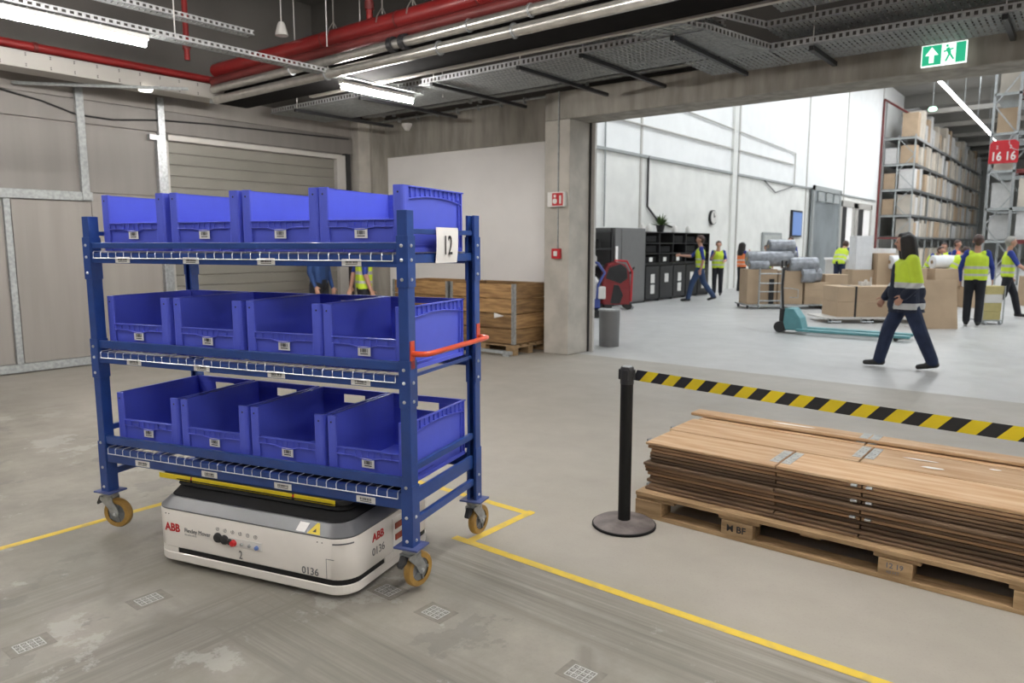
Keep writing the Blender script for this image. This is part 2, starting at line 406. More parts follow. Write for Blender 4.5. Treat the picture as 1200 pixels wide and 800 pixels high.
cable('wall_cable', [(-9.97, 18.6, 4.0), (-9.97, 18.6, 2.6), (-9.97, 19.3, 2.2), (-9.97, 20.2, 2.05)], .03, M_BLK, 'black cable hanging down the hall wall above the black shelving')
cable('wall_cable', [(-9.97, 25.0, 6.2), (-9.97, 25.0, 2.0)], .035, M_GALVM, 'grey vertical cable beside the hall wall column')
cable('wall_cable', [(-9.97, 27.5, 4.0), (-9.97, 29, 3.55), (-9.97, 31, 3.9)], .02, M_BLK, 'thin sagging cable under the cable line left of the sliding door')
cable('wall_pipe', [(-9.97, 16.3, 5.4), (-9.97, 16.3, 2.0)], .02, M_GALVM, 'thin vertical pipe just right of the concrete pillar on the hall wall', 'pipe')
cable('wall_cable', [(-9.99, -.5, 3.43), (-9.99, 2.0, 3.37), (-9.99, 3.0, 3.33), (-9.99, 3.5, 3.25), (-9.99, 3.88, 3.14), (-9.99, 4.3, 3.13), (-9.99, 4.88, 3.2), (-9.99, 5.6, 3.24), (-9.99, 8.1, 3.30)], .011, M_BLK, 'black cable sagging across the grey sheet wall above the gate')

# far sliding door, doorways, display
d = struct(thing('door_3', None, None))
MB().box(-9.95, -9.85, 33.5, 37.7, .15, 4.0).build('panel', mat('misty_panel', (.42, .46, .48), .3, .4, var=.15, scale=.8), d)
m = MB(); m.box(-9.87, -9.8, 33.4, 37.8, 3.9, 4.1).box(-9.87, -9.8, 33.4, 33.6, 0, 4.1).box(-9.87, -9.8, 37.6, 37.8, 0, 4.1)
m.build('frame', M_GALVM, d)
for y in (34, 35.3, 36.5): MB().box(-9.84, -9.78, y, y+.9, 3.45, 3.85).build('roller_box', M_GALVM, d)
for i, (a, b) in enumerate(((38.5, 40.6), (41.6, 44.3))):
    d = struct(thing('door_%d' % (4+i), None, None))
    m = MB().box(-10.01, -9.9, a-.25, a, 0, 3.65).box(-10.01, -9.9, b, b+.25, 0, 3.65).box(-10.01, -9.9, a-.25, b+.25, 3.4, 3.7); m.build('frame', M_FRAME, d)
    MB().box(-10.01, -9.97, a, a+(b-a)*.5, 0, 3.4).build('panel', M_BLK, d)
    MB().box(-10.01, -9.96, a+(b-a)*.5, b, 0, 3.4).build('panel', M_BOARD, d)
t = thing('wall_display', 'blue notice display on the hall wall left of the sliding door', 'display', (-9.98, 31.7, 0))
MB().box(-.03, .06, -.65, .65, 1.85, 2.95).build('casing', M_BLK, t); MB().box(.06, .07, -.58, .58, 1.92, 2.88).build('screen', M_BLUES, t)
t = thing('wall_clock', 'round wall clock above the black shelving', 'clock', (-9.98, 23.1, 2.42))
MB().cyl((-.03, 0, 0), (.05, 0, 0), .24, 24).build('rim', M_BLK, t); MB().cyl((.05, 0, 0), (.06, 0, 0), .21, 24).build('dial', M_WHITE, t)
m = MB().obox((.065, 0, 0), (.065, .1, .06), .01, .02).obox((.065, 0, 0), (.065, -.02, .16), .01, .02); m.build('hand', M_BLK, t)
w1 = struct(thing('window_1', None, None)); MB().box(-10.0, -9.94, 27.8, 29.9, 1.2, 2.0).build('frame', M_GALVM, w1); MB().box(-9.94, -9.93, 27.95, 29.75, 1.2, 1.9).build('pane', mat('dull_pane', (.5, .52, .5), .3), w1)

# yellow lines on the floor
Y = .0015
for i, (p0, p1) in enumerate((((-4.27, -3), (-4.27, 3.24)), ((-2.55, 2.70), (6, 2.70)), ((-2.45, 2.70), (-2.45, 3.26)), ((-4.29, 3.22), (-2.42, 3.22)))):
    a, b = Vector((*p0, 0)), Vector((*p1, 0)); dd = (b-a).normalized(); s_ = Vector((-dd.y, dd.x, 0))*.024
    struct(MB().add([a-s_, b-s_, b+s_, a+s_], [(0, 1, 2, 3)]).add([p+Vector((0, 0, Y+i*.0002)) for p in (a-s_, b-s_, b+s_, a+s_)], [(0, 1, 2, 3)]).build('trim_%d' % (20+i), M_YLINE))

# ================================================================== ceiling services in the near room
def lamp(y0, x, z, label, L_=1.5):
    t = thing('tube_lamp', label, 'lamp', (x, y0, z), 0, None)
    MB().box(-.035, .035, 0, L_, .03, .07).build('housing', M_WHITE, t)
    MB().tube([(0, .02, 0), (0, L_-.02, 0)], .028, 8).build('tube', M_TUBE, t)
    return t
lamp(2.08, -6.70, 3.3, 'bright white tube lamp at the upper left, above the gate', 1.15)
lamp(5.40, -6.76, 3.3, 'bright white tube lamp at the ceiling near the corner column', 1.1)
for x, y in ((-6.75, -1.5), (-4.6, -1.2), (-4.6, -5), (.6, -1.2), (.6, -5), (5.5, -1.2), (5.5, 3.3), (.6, 1.8), (5.5, 6.5), (-3.9, 1.6), (-1.7, 2.9)):  # unseen tubes, added to brighten the cart and the white board
    lamp(y, x, 3.3 if (x, y) == (-1.7, 2.9) else 4.0, 'unseen white tube lamp added under the near room ceiling over x %d y %d'.replace('x %d y %d', 'bay %s' % {(-6.75, -1.5): 'one by the gate', (-4.6, -1.2): 'two left of the camera', (-4.6, -5): 'three behind the cart', (.6, -1.2): 'four behind the camera', (.6, -5): 'five at the rear', (5.5, -1.2): 'six at the right', (5.5, 3.3): 'seven beyond the pallet', (.6, 1.8): 'eight over the pallet', (5.5, 6.5): 'nine by the opening', (-3.9, 1.6): 'ten above the barrier post', (-1.7, 2.9): 'eleven beyond the collar stack'}[(x, y)]))
def tray(name, pts, width_vec, z, h, label, perf=True):
    # perforated tray: side lips with slots along both long edges, rungs across, open mesh between
    t = thing(name, label, 'cable tray', (0, 0, 0))
    P = [Vector((*p, z)) for p in pts]; wv = Vector((*width_vec, 0))
    m = MB()
    for a, b in zip(P[:-1], P[1:]):
        al = abs((b-a).normalized().cross(wv.normalized()).z) < .55
        for off in ((Vector((0, 0, 0)),) if al else (Vector((0, 0, 0)), wv)):
            m.obox(a+off+Vector((0, 0, h*.12)), b+off+Vector((0, 0, h*.12)), .006, h*.24).obox(a+off+Vector((0, 0, h*.9)), b+off+Vector((0, 0, h*.9)), .006, h*.2)
            n = max(2, int((b-a).length/.06))
            for k in range(n):
                p = a+off+(b-a)*(k+.5)/n; m.obox(p+Vector((0, 0, h*.2)), p+Vector((0, 0, h*.85)), .006, .028, up=(b-a))
    m.build('side_rail', M_TRAY, t)
    m = MB()
    for a, b in zip(P[:-1], P[1:]):
        d = b-a; n = max(1, int(d.length/.05))
        if abs(d.normalized().cross(wv.normalized()).z) < .55: continue
        for k in range(n):
            p = a+d*(k+.5)/n; m.obox(p, p+wv, .034, .004)
        nw = int(wv.length/.09)
        for k in range(nw+1): q = wv*k/nw; m.obox(a+q, b+q, .026, .004)
    m.build('perforated_floor', M_GALVM, t)
    return t
t = tray('cable_tray', [(-9.7, 6.44), (-2.92, 6.44)], (0, .95), 3.46, .07, 'wide perforated steel cable tray running along the wall above the white board')
for x in (-9.0, -7.6, -6.3, -5.0, -4.2, -3.2):
    MB().box(x-.02, x+.02, 6.36, 8.2, 3.405, 3.445).build('bracket', M_BLK, t)
    MB().cyl((x, 6.40, 3.40), (x, 6.40, 5.3), .006, 6).build('hanger_rod', M_WHITE, t)
t = tray('cable_tray', [(-2.92, 6.44), (-2.70, 7.5)], (-.45, 0), 3.462, .07, 'short slanting tray joining the two straight cable trays')
tray('cable_tray', [(-3.6, 7.47), (-2.72, 7.5)], (0, .7), 3.464, .02, 'short flat tray plate behind the slanting tray piece')
t = tray('cable_tray', [(-2.70, 7.5), (6, 7.62)], (0, .68), 3.46, .07, 'perforated cable tray in front of the concrete beam by the exit sign')
for x in (-2.3, -.75, .8, 2.4, 4):
    MB().box(x-.022, x+.022, 7.5, 8.32, 3.40, 3.445).build('bracket', M_BLK, t)
    MB().cyl((x, 7.55, 3.40), (x, 7.55, 5.3), .006, 6).build('hanger_rod', M_WHITE, t)
tray('cable_tray', [(-4.6, 6.3), (-2.98, 6.55), (-2.70, 7.36), (6, 7.3)], (0, .5), 3.64, .07, 'upper cable tray bending towards the right above the exit tray')
tray('cable_tray', [(-2.5, 6.45), (-2.54, 7.0), (6, 6.9)], (0, .3), 3.75, .07, 'topmost cable tray turning right near the orange beam')
tray('cable_tray', [(-3.6, 5.95), (-3.42, 6.44)], (.5, 0), 3.47, .05, 'short cross piece of cable tray under the dark duct')
MB().box(-2.6, -.9, 5.7, 6.2, 4.3, 4.45)
o = tag(MB().box(-3.0, -1.6, 7.2, 7.4, 4.35, 4.5).build('orange_beam', M_ORGW), 'orange beam glimpsed above the cable trays at the top edge', 'beam')
# conduits along wall and header
for k, (y, z, x1) in enumerate(((8.62, 3.62, -6.2), (8.5, 3.70, 4), (8.28, 3.66, 4))):
    o = cable('ceiling_conduit', [(-9.8, y, z), (x1, y, z)], .018, M_GALVM, ['lowest thin conduit along the top of the concrete wall band', 'middle thin conduit over the concrete beam', 'front thin conduit over the concrete beam'][k], 'conduit')
    n = 7
    for i in range(n):
        x = -9.3+i*(x1+9.3)/n
        MB().box(x-.012, x+.012, y-.03, y+.03, z-.05, z+.03).build('clip', M_GALVM, o)
# dark duct, silver and red pipes in X direction
t = thing('dark_duct', 'long black ventilation duct with a beige lower edge', 'duct')
MB().box(-9.3, 8, 5.36, 5.80, 3.40, 3.62).build('casing', M_DARK, t, bevel=.01)
MB().box(-7.9, 8, 5.80, 5.86, 3.38, 3.42).build('edge_strip', M_BEIGE, t, bevel=.004)
MB().box(-9.2, -8.5, 5.2, 5.28, 3.37, 3.43).build('support_bar', M_GALVM, t)
o = tag(MB().tube([(-9.2, 5.31, 3.80), (8, 5.31, 3.80)], .085, 16).build('red_pipe', M_RED), 'thick upper red sprinkler pipe crossing the ceiling', 'pipe')
for x in (-8.1, -6.9, -5.7, -4.6): MB().tube([(x-.01, 5.31, 3.80), (x+.01, 5.31, 3.80)], .092, 16).build('pipe_clamp', M_REDD, o)
o = tag(MB().tube([(-9.1, 5.2, 3.63), (8, 5.2, 3.63)], .05, 12).build('red_pipe', M_REDD), 'thinner lower red pipe beside the silver pipes', 'pipe')
o = tag(MB().tube([(-9.0, 5.14, 3.51), (8, 5.14, 3.51)], .048, 14).build('silver_pipe', M_SILV), 'upper silver clad pipe below the red pipes', 'pipe')
for x in (-5.62, -5.45): MB().tube([(x-.03, 5.14, 3.51), (x+.03, 5.14, 3.51)], .075, 12).build('pipe_clamp', M_BLK, o)
for x in (-7.3, -4.6, -3.9): MB().tube([(x-.008, 5.14, 3.51), (x+.008, 5.14, 3.51)], .06, 12).build('cladding_seam', M_GALV, o)
o = tag(MB().tube([(-9.0, 5.17, 3.385), (8, 5.17, 3.385)], .05, 14).build('silver_pipe', M_SILV), 'lower silver clad pipe along the black duct', 'pipe')
for x in (-6.7, -5.0, -4.1): MB().tube([(x-.008, 5.17, 3.385), (x+.008, 5.17, 3.385)], .067, 12).build('cladding_seam', M_GALV, o)
o = tag(MB().tube([(-9.25, 2.2, 3.68), (-9.25, 5.3, 3.68), (-9.22, 5.38, 3.72), (-9.1, 5.31, 3.80)], .048, 12).build('red_pipe', M_RED), 'red pipe lying on the pale trunking above the gate', 'pipe')
MB().tube([(-9.25, 3.2, 3.68), (-9.25, 3.24, 3.68)], .06, 12).build('pipe_clamp', M_REDD, o)
for (x, y) in ((-6.15, 5.31), (-9.15, 4.9)):
    o = tag(MB().tube([(x, y, 3.85), (x, y, 5.3)], .035, 10).build('red_riser', M_RED), 'thin red riser pipe %s' % ('at the top centre above the thick red pipe' if x > -7 else 'at the upper left by the elbow'), 'pipe')
    MB().tube([(x, y, 3.98), (x, y, 4.06)], .05, 10).build('coupling', M_REDD, o)
for x in (-6.75, -5.95, -5.5):
    o = tag(MB().tube([(x, 5.31, 3.9), (x, 5.31, 5.3)], .008, 6).build('pipe_hanger', M_SILV), 'thin steel hanger rod of the thick red pipe, %s' % {-6.75: 'left one', -5.95: 'middle one', -5.5: 'right one'}[x], 'hanger')
    MB().tube([(x, 5.22, 3.80), (x, 5.24, 3.87), (x, 5.31, 3.97), (x, 5.38, 3.87), (x, 5.40, 3.80)], .007, 6).build('loop', M_SILV, o)
o = thing('pale_trunking', 'pale sheet trunking with rows of dots running above the gate', 'trunking')
MB().box(-9.45, -9.12, 2.2, 5.62, 3.42, 3.6).build('casing', M_TRUNK, o, bevel=.006)
for i in range(13):
    y = 2.6+i*.24; 
    m = MB()
    for z in (3.445, 3.465, 3.555, 3.575): m.box(-9.121, -9.115, y-.006, y+.006, z-.005, z+.005)
    m.build('rivets', M_BLK, o)
MB().lathe([(.0, -.03), (.07, -.025), (.085, 0), (.08, .02)], (-9.15, 4.35, 3.41), 16).build('spot_lamp', mat('small_lamp', (1, .95, .85), emit=5), o)
# thin perforated tray carrying the tube lamps
t = tray('lamp_trunking', [(-6.79, .2), (-6.79, 6.6)], (.12, 0), 3.39, .05, 'narrow perforated lamp tray running from the upper left to the corner')
for y in (1, 3.5, 5.2, 7): MB().cyl((-6.73, y, 3.42), (-6.73, y, 5.3), .006, 6).build('hanger_rod', M_WHITE, t)
t = tray('lamp_trunking', [(-7.3, .5), (-7.3, 4.6)], (.12, 0), 3.75, .05, 'higher narrow tray against the wall above the tube lamps')
t = thing('siren_cone', 'small white cone hanging above the thick red pipe', 'lamp', (-7.6, 5.23, 3.95))
MB().lathe([(.075, 0), (.07, .03), (.045, .12), (.03, .15), (0, .155)], n=16).build('cone', M_WHITE, t); MB().cyl((0, 0, .15), (0, 0, 1.35), .006, 6).build('cord', M_WHITE, t)
for k, (y, h) in enumerate(((2.2, .5), (5.0, .5), (7.6, .5))):
    struct(MB().box(-10.06, 12, y-.12, y+.12, 4.85, 5.3).build('trim_%d' % (30+k), M_CEIL))
o = tag(MB().tube([(-9.95, 3.2, 3.40), (-8.7, 4.65, 3.40)], .02, 8).build('support_bar', M_GALVM), 'slanting grey bar under the pale trunking', 'bar')
# exit sign
t = thing('exit_sign', 'green and white emergency exit sign hanging before the beam', 'sign', (-1.285, 8.20, 3.345), R(0))
MB().box(-.19, .19, 0, .03, -.1, .1).build('casing', M_SWHT, t, bevel=.003)
for a_, b_ in ((-.18, -.02), (.10, .18)): MB().box(a_, b_, -.004, 0, -.09, .09).build('green_field', M_SGRN, t)
m = MB(); m.prism([(-.10, .075), (-.155, .0), (-.12, .0), (-.12, -.07), (-.08, -.07), (-.08, .0), (-.045, .0)], -.007, -.004, 'y')
m.build('arrow', M_SWHT, t)
m = MB(); m.obox((.03, -.006, .05), (.05, -.006, .0), .03, .004, up=(0, 1, 0)).obox((.05, -.006, 0), (.02, -.006, -.07), .016, .004, up=(0, 1, 0)).obox((.05, -.006, 0), (.085, -.006, -.06), .016, .004, up=(0, 1, 0)).obox((.0, -.006, .02), (.08, -.006, .04), .014, .004, up=(0, 1, 0)).obox((.025, -.006, .06), (.03, -.006, .08), .02, .004, up=(0, 1, 0))
m.build('running_man', M_SGRN, t)
m = MB(); m.cyl((-.12, .015, .1), (-.12, .015, .4), .005, 6).cyl((.12, .015, .1), (.12, .015, .4), .005, 6); m.build('hanger_rod', M_GALVM, t)

# pillar fittings
t = thing('fire_alarm_box', 'red and white fire alarm box on the concrete pillar', 'alarm', (-5.86, 8.37, 2.16))
MB().box(-.14, .14, -.07, 0, -.1, .1).build('casing', M_WHITE, t, bevel=.006)
MB().box(-.055, .125, -.078, -.07, -.085, .085).build('red_front', M_SRED, t, bevel=.003)
m = MB(); m.cyl((-.005, -.085, -.025), (-.005, -.078, -.025), .036, 16).box(-.022, .012, -.084, -.078, .026, .062).box(.07, .10, -.084, -.078, -.06, .05); m.build('pictogram', M_WHITE, t)
t = thing('call_point', 'small red call point lower on the concrete pillar', 'alarm', (-5.87, 8.37, 1.42))
MB().box(-.07, .07, -.05, 0, -.07, .07).build('casing', M_SRED, t, bevel=.006); MB().box(-.03, .03, -.056, -.05, -.035, .035).build('window_pane', M_WHITE, t)
cable('pillar_conduit', [(-5.86, 8.36, 3.6), (-5.86, 8.36, 2.26)], .011, M_GALVM, 'thin grey conduit from the ceiling to the alarm box', 'conduit')
cable('pillar_conduit', [(-5.86, 8.36, 2.06), (-5.86, 8.36, 1.49)], .009, M_GALVM, 'thin grey conduit between alarm box and call point', 'conduit')
t = thing('wall_sensor', 'small white sensor under the conduits near the corner column', 'sensor', (-9.2, 8.7, 3.52))
MB().lathe([(.0, -.09), (.04, -.08), (.09, 0), (.09, .03)], n=12).build('dome', M_WHITE, t)
t = thing('lock_box', 'small orange topped lock box on the galvanised upright', 'box', (-9.95, 4.93, 1.28))
MB().box(0, .05, -.03, .04, 0, .17).build('casing', M_GALVM, t, bevel=.004); MB().box(0, .055, -.035, .045, .17, .25).build('cap', M_ORGW, t, bevel=.004)

# ================================================================== cart
CA = R(15.8); CU = Vector((math.cos(CA), math.sin(CA), 0)); CO = Vector((-2.255, 2.112, 0))-1.875*CU
cart = thing('shelf_cart', 'navy blue three-shelf wheeled cart lifted on the white robot', 'cart', CO, CA)
W, D = 1.875, .64
def post(x, y, sx, sy):
    o = MB(); c = .004
    # folded channel
    o.box(x-.022, x+.022, y-sy*.028-.002, y-sy*.028+.002, .235, 1.69)
    o.box(x-.022*1-.002, x-.022+.002, y-.028, y+.028, .235, 1.69).box(x+.022-.002, x+.022+.002, y-.028, y+.028, .235, 1.69)
    o.box(x-.022, x-.012, y+sy*.026-.002, y+sy*.026+.002, .235, 1.69).box(x+.012, x+.022, y+sy*.026-.002, y+sy*.026+.002, .235, 1.69)
    p = o.build('post', M_NAVY, cart, bevel=.0015)
    for z0, z1 in ((1.37, 1.585), (.855, 1.06), (.235, .51)):
        b = MB(); b.box(x-.028, x-.0245, y-.031, y+.031, z0, z1).box(x+.0245, x+.028, y-.031, y+.031, z0, z1).box(x-.026, x+.026, y-sy*.033-.001, y-sy*.033+.001, z0, z1)
        b.build('joint_sleeve', M_NAVY, p, bevel=.001)
    for z in (1.544, 1.484, 1.403, 1.021, .964, .882, .505, .369, .262):
        k = MB(); yy = y-sy*.035
        k.lathe([(0, 0), (.0075, 0), (.0075, .003), (.004, .006), (0, .0065)], (0, 0, 0), 10)
        bo = k.build('bolt', M_BOLT, p, loc=(x+.0, yy, z)); bo.rotation_euler = (R(90)*sy, 0, 0)
    for z in (1.544, 1.484, 1.403, .964, .882, .369, .262) if True else ():
        k = MB().lathe([(0, 0), (.0075, 0), (.0075, .003), (.004, .006), (0, .0065)], (0, 0, 0), 10)
        bo = k.build('bolt', M_BOLT, p, loc=(x+sx*.0285, y-.005, z)); bo.rotation_euler = (0, R(90)*sx, 0)
for x, sx in ((0, -1), (W, 1)):
    for y, sy in ((0, 1), (D, -1)): post(x, y, sx, sy)
levels = ((1.454, 1.506, 1.528, 1.558), (.935, .99, 1.013, 1.053), (.40, .475, .498, .543))
def barcode(parent, x, y, z, w=.085, h=.034, name='barcode_label', nx=(0, -1, 0)):
    p = MB().box(x-w/2, x+w/2, y-.0012, y, z-h/2, z+h/2).build(name, M_PAPER, parent)
    m = MB(); rr = random.Random(int(x*1000+z*77)); xx = x-w*.3
    while xx < x+w*.3:
        ww = rr.choice((.0012, .002, .003)); m.box(xx, xx+ww, y-.0018, y-.0012, z-h*.12, z+h*.28); xx += ww+rr.choice((.0014, .002, .003))
    m.box(x-w*.3, x+w*.3, y-.0018, y-.0012, z-h*.32, z-h*.22)
    m.build('print', M_INK, p)
    return p
for li, (z0, z1, z2, z3) in enumerate(levels):
    # front and rear lower beams: C section with lips
    for y, s in ((-.026, 1), (D+.026, -1)):
        m = MB().box(.024, W-.024, min(y, y+s*.003), max(y, y+s*.003), z0, z1).box(.024, W-.024, min(y, y+s*.03), max(y, y+s*.03), z1-.003, z1).box(.024, W-.024, min(y, y+s*.022), max(y, y+s*.022), z0, z0+.003)
        bm_ = m.build('beam', M_NAVY, cart, bevel=.001)
        if s == 1:
            for x in (.248, .704, 1.158, 1.621): barcode(bm_, x+(0, .03, .04)[li], y-.0005, z0+(.018 if li < 2 else .02), .10, .030)
    # upper retaining rails
    for y, s in ((-.022, 1), (D+.022, -1)):
        if li == 0 and s == -1: continue
        MB().box(.024, W-.024, min(y, y+s*.02), max(y, y+s*.02), z2, z3).build('rail', M_NAVY, cart, bevel=.003)
    # wire deck, bent down over the front beam
    m = MB(); zt = z1+.006
    n = 34
    for i in range(n):
        x = .045+i*(W-.09)/(n-1)
        m.tube([(x, -.031, z1-.026), (x, -.031, z1), (x, -.024, zt+.002), (x, D+.02, zt+.002)], .0022, 4, cap=False)
    m.tube([(.045, -.033, z1-.026), (W-.045, -.033, z1-.026)], .0026, 5)
    for y in (.05, .1, .22, .34, .46, .58, .64): m.tube([(.04, y, zt-.002), (W-.04, y, zt-.002)], .0022, 5)
    m.build('wire_shelf', M_WIRE, cart)
    # side beams
    for x, s in ((0, 1), (W, -1)):
        zz = (z0+.015, z1) if li == 0 else ((z1-.012, z1+.002) if li == 1 else (z0+.01, z1))
        MB().box(x-.008, x+.008, .03, D-.03, zz[0], zz[1]).build('side_beam', M_NAVY, cart, bevel=.002)
for x in (0, W):
    MB().box(x-.012, x+.012, .03, D-.03, 1.593, 1.615).build('side_bar', M_NAVY, cart, bevel=.003)
    MB().box(x-.012, x+.012, .03, D-.03, .562, .592).build('side_bar', M_NAVY, cart, bevel=.003)
    MB().box(x-.012, x+.012, .03, D-.03, .315, .350).build('side_bar', M_NAVY, cart, bevel=.003)
# cast plates and swivel casters
def caster(x, y, rot):
    c = bpy.data.objects.new('caster', None); COL.objects.link(c); c.parent = cart; c.location = (x, y, .03); c.rotation_euler = (0, 0, rot)
    cc = bpy.data.objects.new
    p = MB().box(-.06, .06, -.055, .055, .197, .206).build('top_plate', M_PLATE, c, bevel=.002); p.rotation_euler = (0, 0, -rot)
    m = MB().lathe([(.0, .170), (.034, .170), (.04, .178), (.04, .186), (.034, .197), (0, .197)], n=20)
    # fork: two shaped cheeks and a crown
    for s in (-1, 1):
        poly = [(-.045, .172), (.03, .172), (.03, .15), (.058, .105), (.062, .085), (.056, .068), (.04, .062), (.022, .07), (-.0, .11), (-.045, .155)]
        y0, y1 = sorted((s*.024, s*.029)); m.prism(poly, y0, y1, 'y')
    m.prism([(-.045, .172), (.03, .172), (.03, .166), (-.045, .166)], -.029, .029, 'y')
    m.build('fork', M_GALV, c)
    wm = MB(); wm.smooth = True
    prof = [(.052, -.018), (.074, -.018), (.079, -.012), (.080, 0), (.079, .012), (.074, .018), (.052, .018)]
    n = 32
    wm.loft([[(.04+r*math.cos(2*PI*k/n), yy, .08+r*math.sin(2*PI*k/n)) for k in range(n)] for r, yy in prof], False)
    wm.build('wheel', M_PU, c)
    h = MB()
    h.tube([(.04, -.012, .08), (.04, .012, .08)], .052, 28); h.tube([(.04, -.02, .08), (.04, .02, .08)], .022, 16)
    for k in range(5):
        a = 2*PI*k/5; h.obox((.04, -.017, .08), (.04+.05*math.cos(a), -.015, .08+.05*math.sin(a)), .008, .012)
        h.obox((.04, .017, .08), (.04+.05*math.cos(a), .015, .08+.05*math.sin(a)), .008, .012)
    h.build('hub', M_HUB, c)
    MB().tube([(.04, -.034, .08), (.04, .034, .08)], .008, 10).build('axle', M_BOLT, c)
    MB().prism([(-.06, .17), (-.03, .165), (-.045, .135), (-.075, .12), (-.08, .13)], -.012, .012, 'y').build('brake_pedal', M_BLK, c)
    return c
caster(0.0, .0, R(12)); caster(W, .0, R(78)); caster(W, D, R(84)); caster(0, D, R(30))
# orange handle on the right side
h = MB()
hz = 1.088
h.tube([(W+.026, -.005, hz), (W+.06, .0, hz), (W+.085, .02, hz), (W+.09, .06, hz), (W+.09, .58, hz), (W+.085, .62, hz), (W+.06, .64, hz), (W+.026, .645, hz)], .0125, 12)
h.box(W+.022, W+.028, -.022, .012, hz-.065, hz+.055).box(W+.022, W+.028, D-.012, D+.022, hz-.055, hz+.065)
hh = h.build('handle', M_ORNG, cart)
# number sheet
s = MB(); yy0, yy1 = .232, .445
loops = []
for k in range(9):
    z = 1.625-k*(.16/8); dx = .012*math.sin(k/8*PI)*.8
    loops.append((W+.0155+dx*.5+.003, z))
for a, b in zip(loops[:-1], loops[1:]):
    s.add([(a[0], yy0-(1.625-a[1])*.06, a[1]), (a[0], yy1-(1.625-a[1])*.09, a[1]), (b[0], yy1-(1.625-b[1])*.09, b[1]), (b[0], yy0-(1.625-b[1])*.06, b[1]),
           (a[0]-.001, yy0-(1.625-a[1])*.06, a[1]), (a[0]-.001, yy1-(1.625-a[1])*.09, a[1]), (b[0]-.001, yy1-(1.625-b[1])*.09, b[1]), (b[0]-.001, yy0-(1.625-b[1])*.06, b[1])], [(0, 3, 2, 1), (4, 5, 6, 7)])
sg = s.build('number_sheet', M_PAPER, cart)
text('12', .125, sg, 'number', M_INK, face_mtx((W+.0275, .283, 1.503), (1, 0, 0)), sx=.72, off=-.0)
tag(sg, 'white paper sheet reading 12')

# ------------------------------------------------------------------ bins (one prototype, copied)
def make_bin():
    b = thing('plastic_bin', '', 'bin')
    w, d, h = .437, .565, .284; t = .004; ins = .012; lip = .142
    m = MB()
    m.box(ins, w-ins, .006, d-ins, 0, .006)                       # base
    # side walls, inset, with rim flange and ribs
    for s in (0, 1):
        def X(a, b_): return (a, b_) if s == 0 else (w-b_, w-a)
        m.box(*X(ins, ins+t), .02, d-.01, 0, h)
        m.box(*X(0, ins+t), .02, d, h-.006, h)                    # top flange
        # arched rib line under the rim
        n = 12; pts = []
        for i in range(n+1):
            y = .03+(d-.05)*i/n; pts.append((y, h-.036-.022*(2*(i/n)-1)**2))
        for (a, za), (b_, zb) in zip(pts[:-1], pts[1:]):
            x0, x1 = X(0.002, ins); m.add([(x0, a, za), (x1, a, za), (x1, b_, zb), (x0, b_, zb), (x0, a, za-.005), (x1, a, za-.005), (x1, b_, zb-.005), (x0, b_, zb-.005)], [(0, 1, 2, 3), (4, 7, 6, 5), (0, 3, 7, 4), (1, 5, 6, 2)])
        for i in range(1, n): y, z = pts[i]; m.box(*X(.003, ins), y-.002, y+.002, z, h-.005)
        m.box(*X(.001, ins), d-.05, d-.046, .02, h-.04); m.box(*X(.001, ins), d-.02, d-.014, 0, h)
        m.box(*X(.003, ins), .03, d-.02, .0, .018)
        m.box(*X(.003, ins), .10, .24, .03, .034)
    # back wall with a hand slot
    y0, y1 = d-.01-t, d-.01
    m.box(ins, w-ins, y0, y1, 0, h-.075).box(ins, w-ins, y0, y1, h-.03, h).box(ins, .15, y0, y1, h-.075, h-.03).box(w-.15, w-ins, y0, y1, h-.075, h-.03)
    m.box(0, w, d-.016, d, h-.006, h)
    # front columns (full height, rounded outer corner) and low lip
    for s in (0, 1):
        cw = .052
        prof = [(0.0, .045), (0.0, .012), (.004, .004), (.012, 0), (cw-.004, 0), (cw, .004), (cw, .014), (ins+t, .018), (ins+t, .045)]
        if s: prof = [(w-x, y) for x, y in prof][::-1]
        m.prism(prof, 0, h, 'z')
    m.box(.048, w-.048, .008, .012, 0, lip)                        # low front wall
    m.box(.048, w-.048, -.003, .020, lip-.005, lip)                   # lip top edge
    n = 14; pts = []
    for i in range(n+1):
        u = i/n; x = .05+(w-.1)*u
        pts.append((x, lip-.030-(.012 if .3 < u < .7 else 0)*math.sin((u-.3)/.4*PI) if .3 < u < .7 else lip-.030))
    for (a, za), (b_, zb) in zip(pts[:-1], pts[1:]):
        m.add([(a, -.004, za), (b_, -.004, zb), (b_, .006, zb), (a, .006, za), (a, -.004, za-.004), (b_, -.004, zb-.004), (b_, .006, zb-.005), (a, .006, za-.005)], [(0, 3, 2, 1), (4, 5, 6, 7), (0, 1, 5, 4)])
    for u in (.13, .3, .4, .5, .6, .7, .87): x = .05+(w-.1)*u; m.box(x-.002, x+.002, .001, .006, lip-.034, lip-.006)
    for u in (.22, .78): x = .05+(w-.1)*u; m.box(x-.002, x+.002, .001, .006, 0, .045)
    m.box(.048, .056, -.001, .006, 0, lip-.03).box(w-.056, w-.048, -.001, .006, 0, lip-.03)
    body = m.build('body', M_BIN, b, bevel=.0012)
    barcode(b, w/2+.005, -.0006, .082, .066, .042)
    for s in (0, 1):
        x = .026 if s == 0 else w-.026
        k = MB().lathe([(0, 0), (.0045, 0), (.0045, .0004), (0, .0006)], n=10).build('pin_hole', M_INK, b, loc=(x, -.0005, h-.03)); k.rotation_euler = (R(90), 0, 0)
    return b
proto = make_bin(); register(proto)
ROT = Matrix.Rotation(CA, 4, 'Z')
rows = [(1.515, 'top', (.045, .515, .972, 1.412), .034), (.998, 'middle', (.035, .502, .966, 1.412), .034), (.484, 'bottom', (.05, .505, .958, 1.412), .034)]
names = ['leftmost', 'second from left', 'third from left', 'rightmost']
first = True
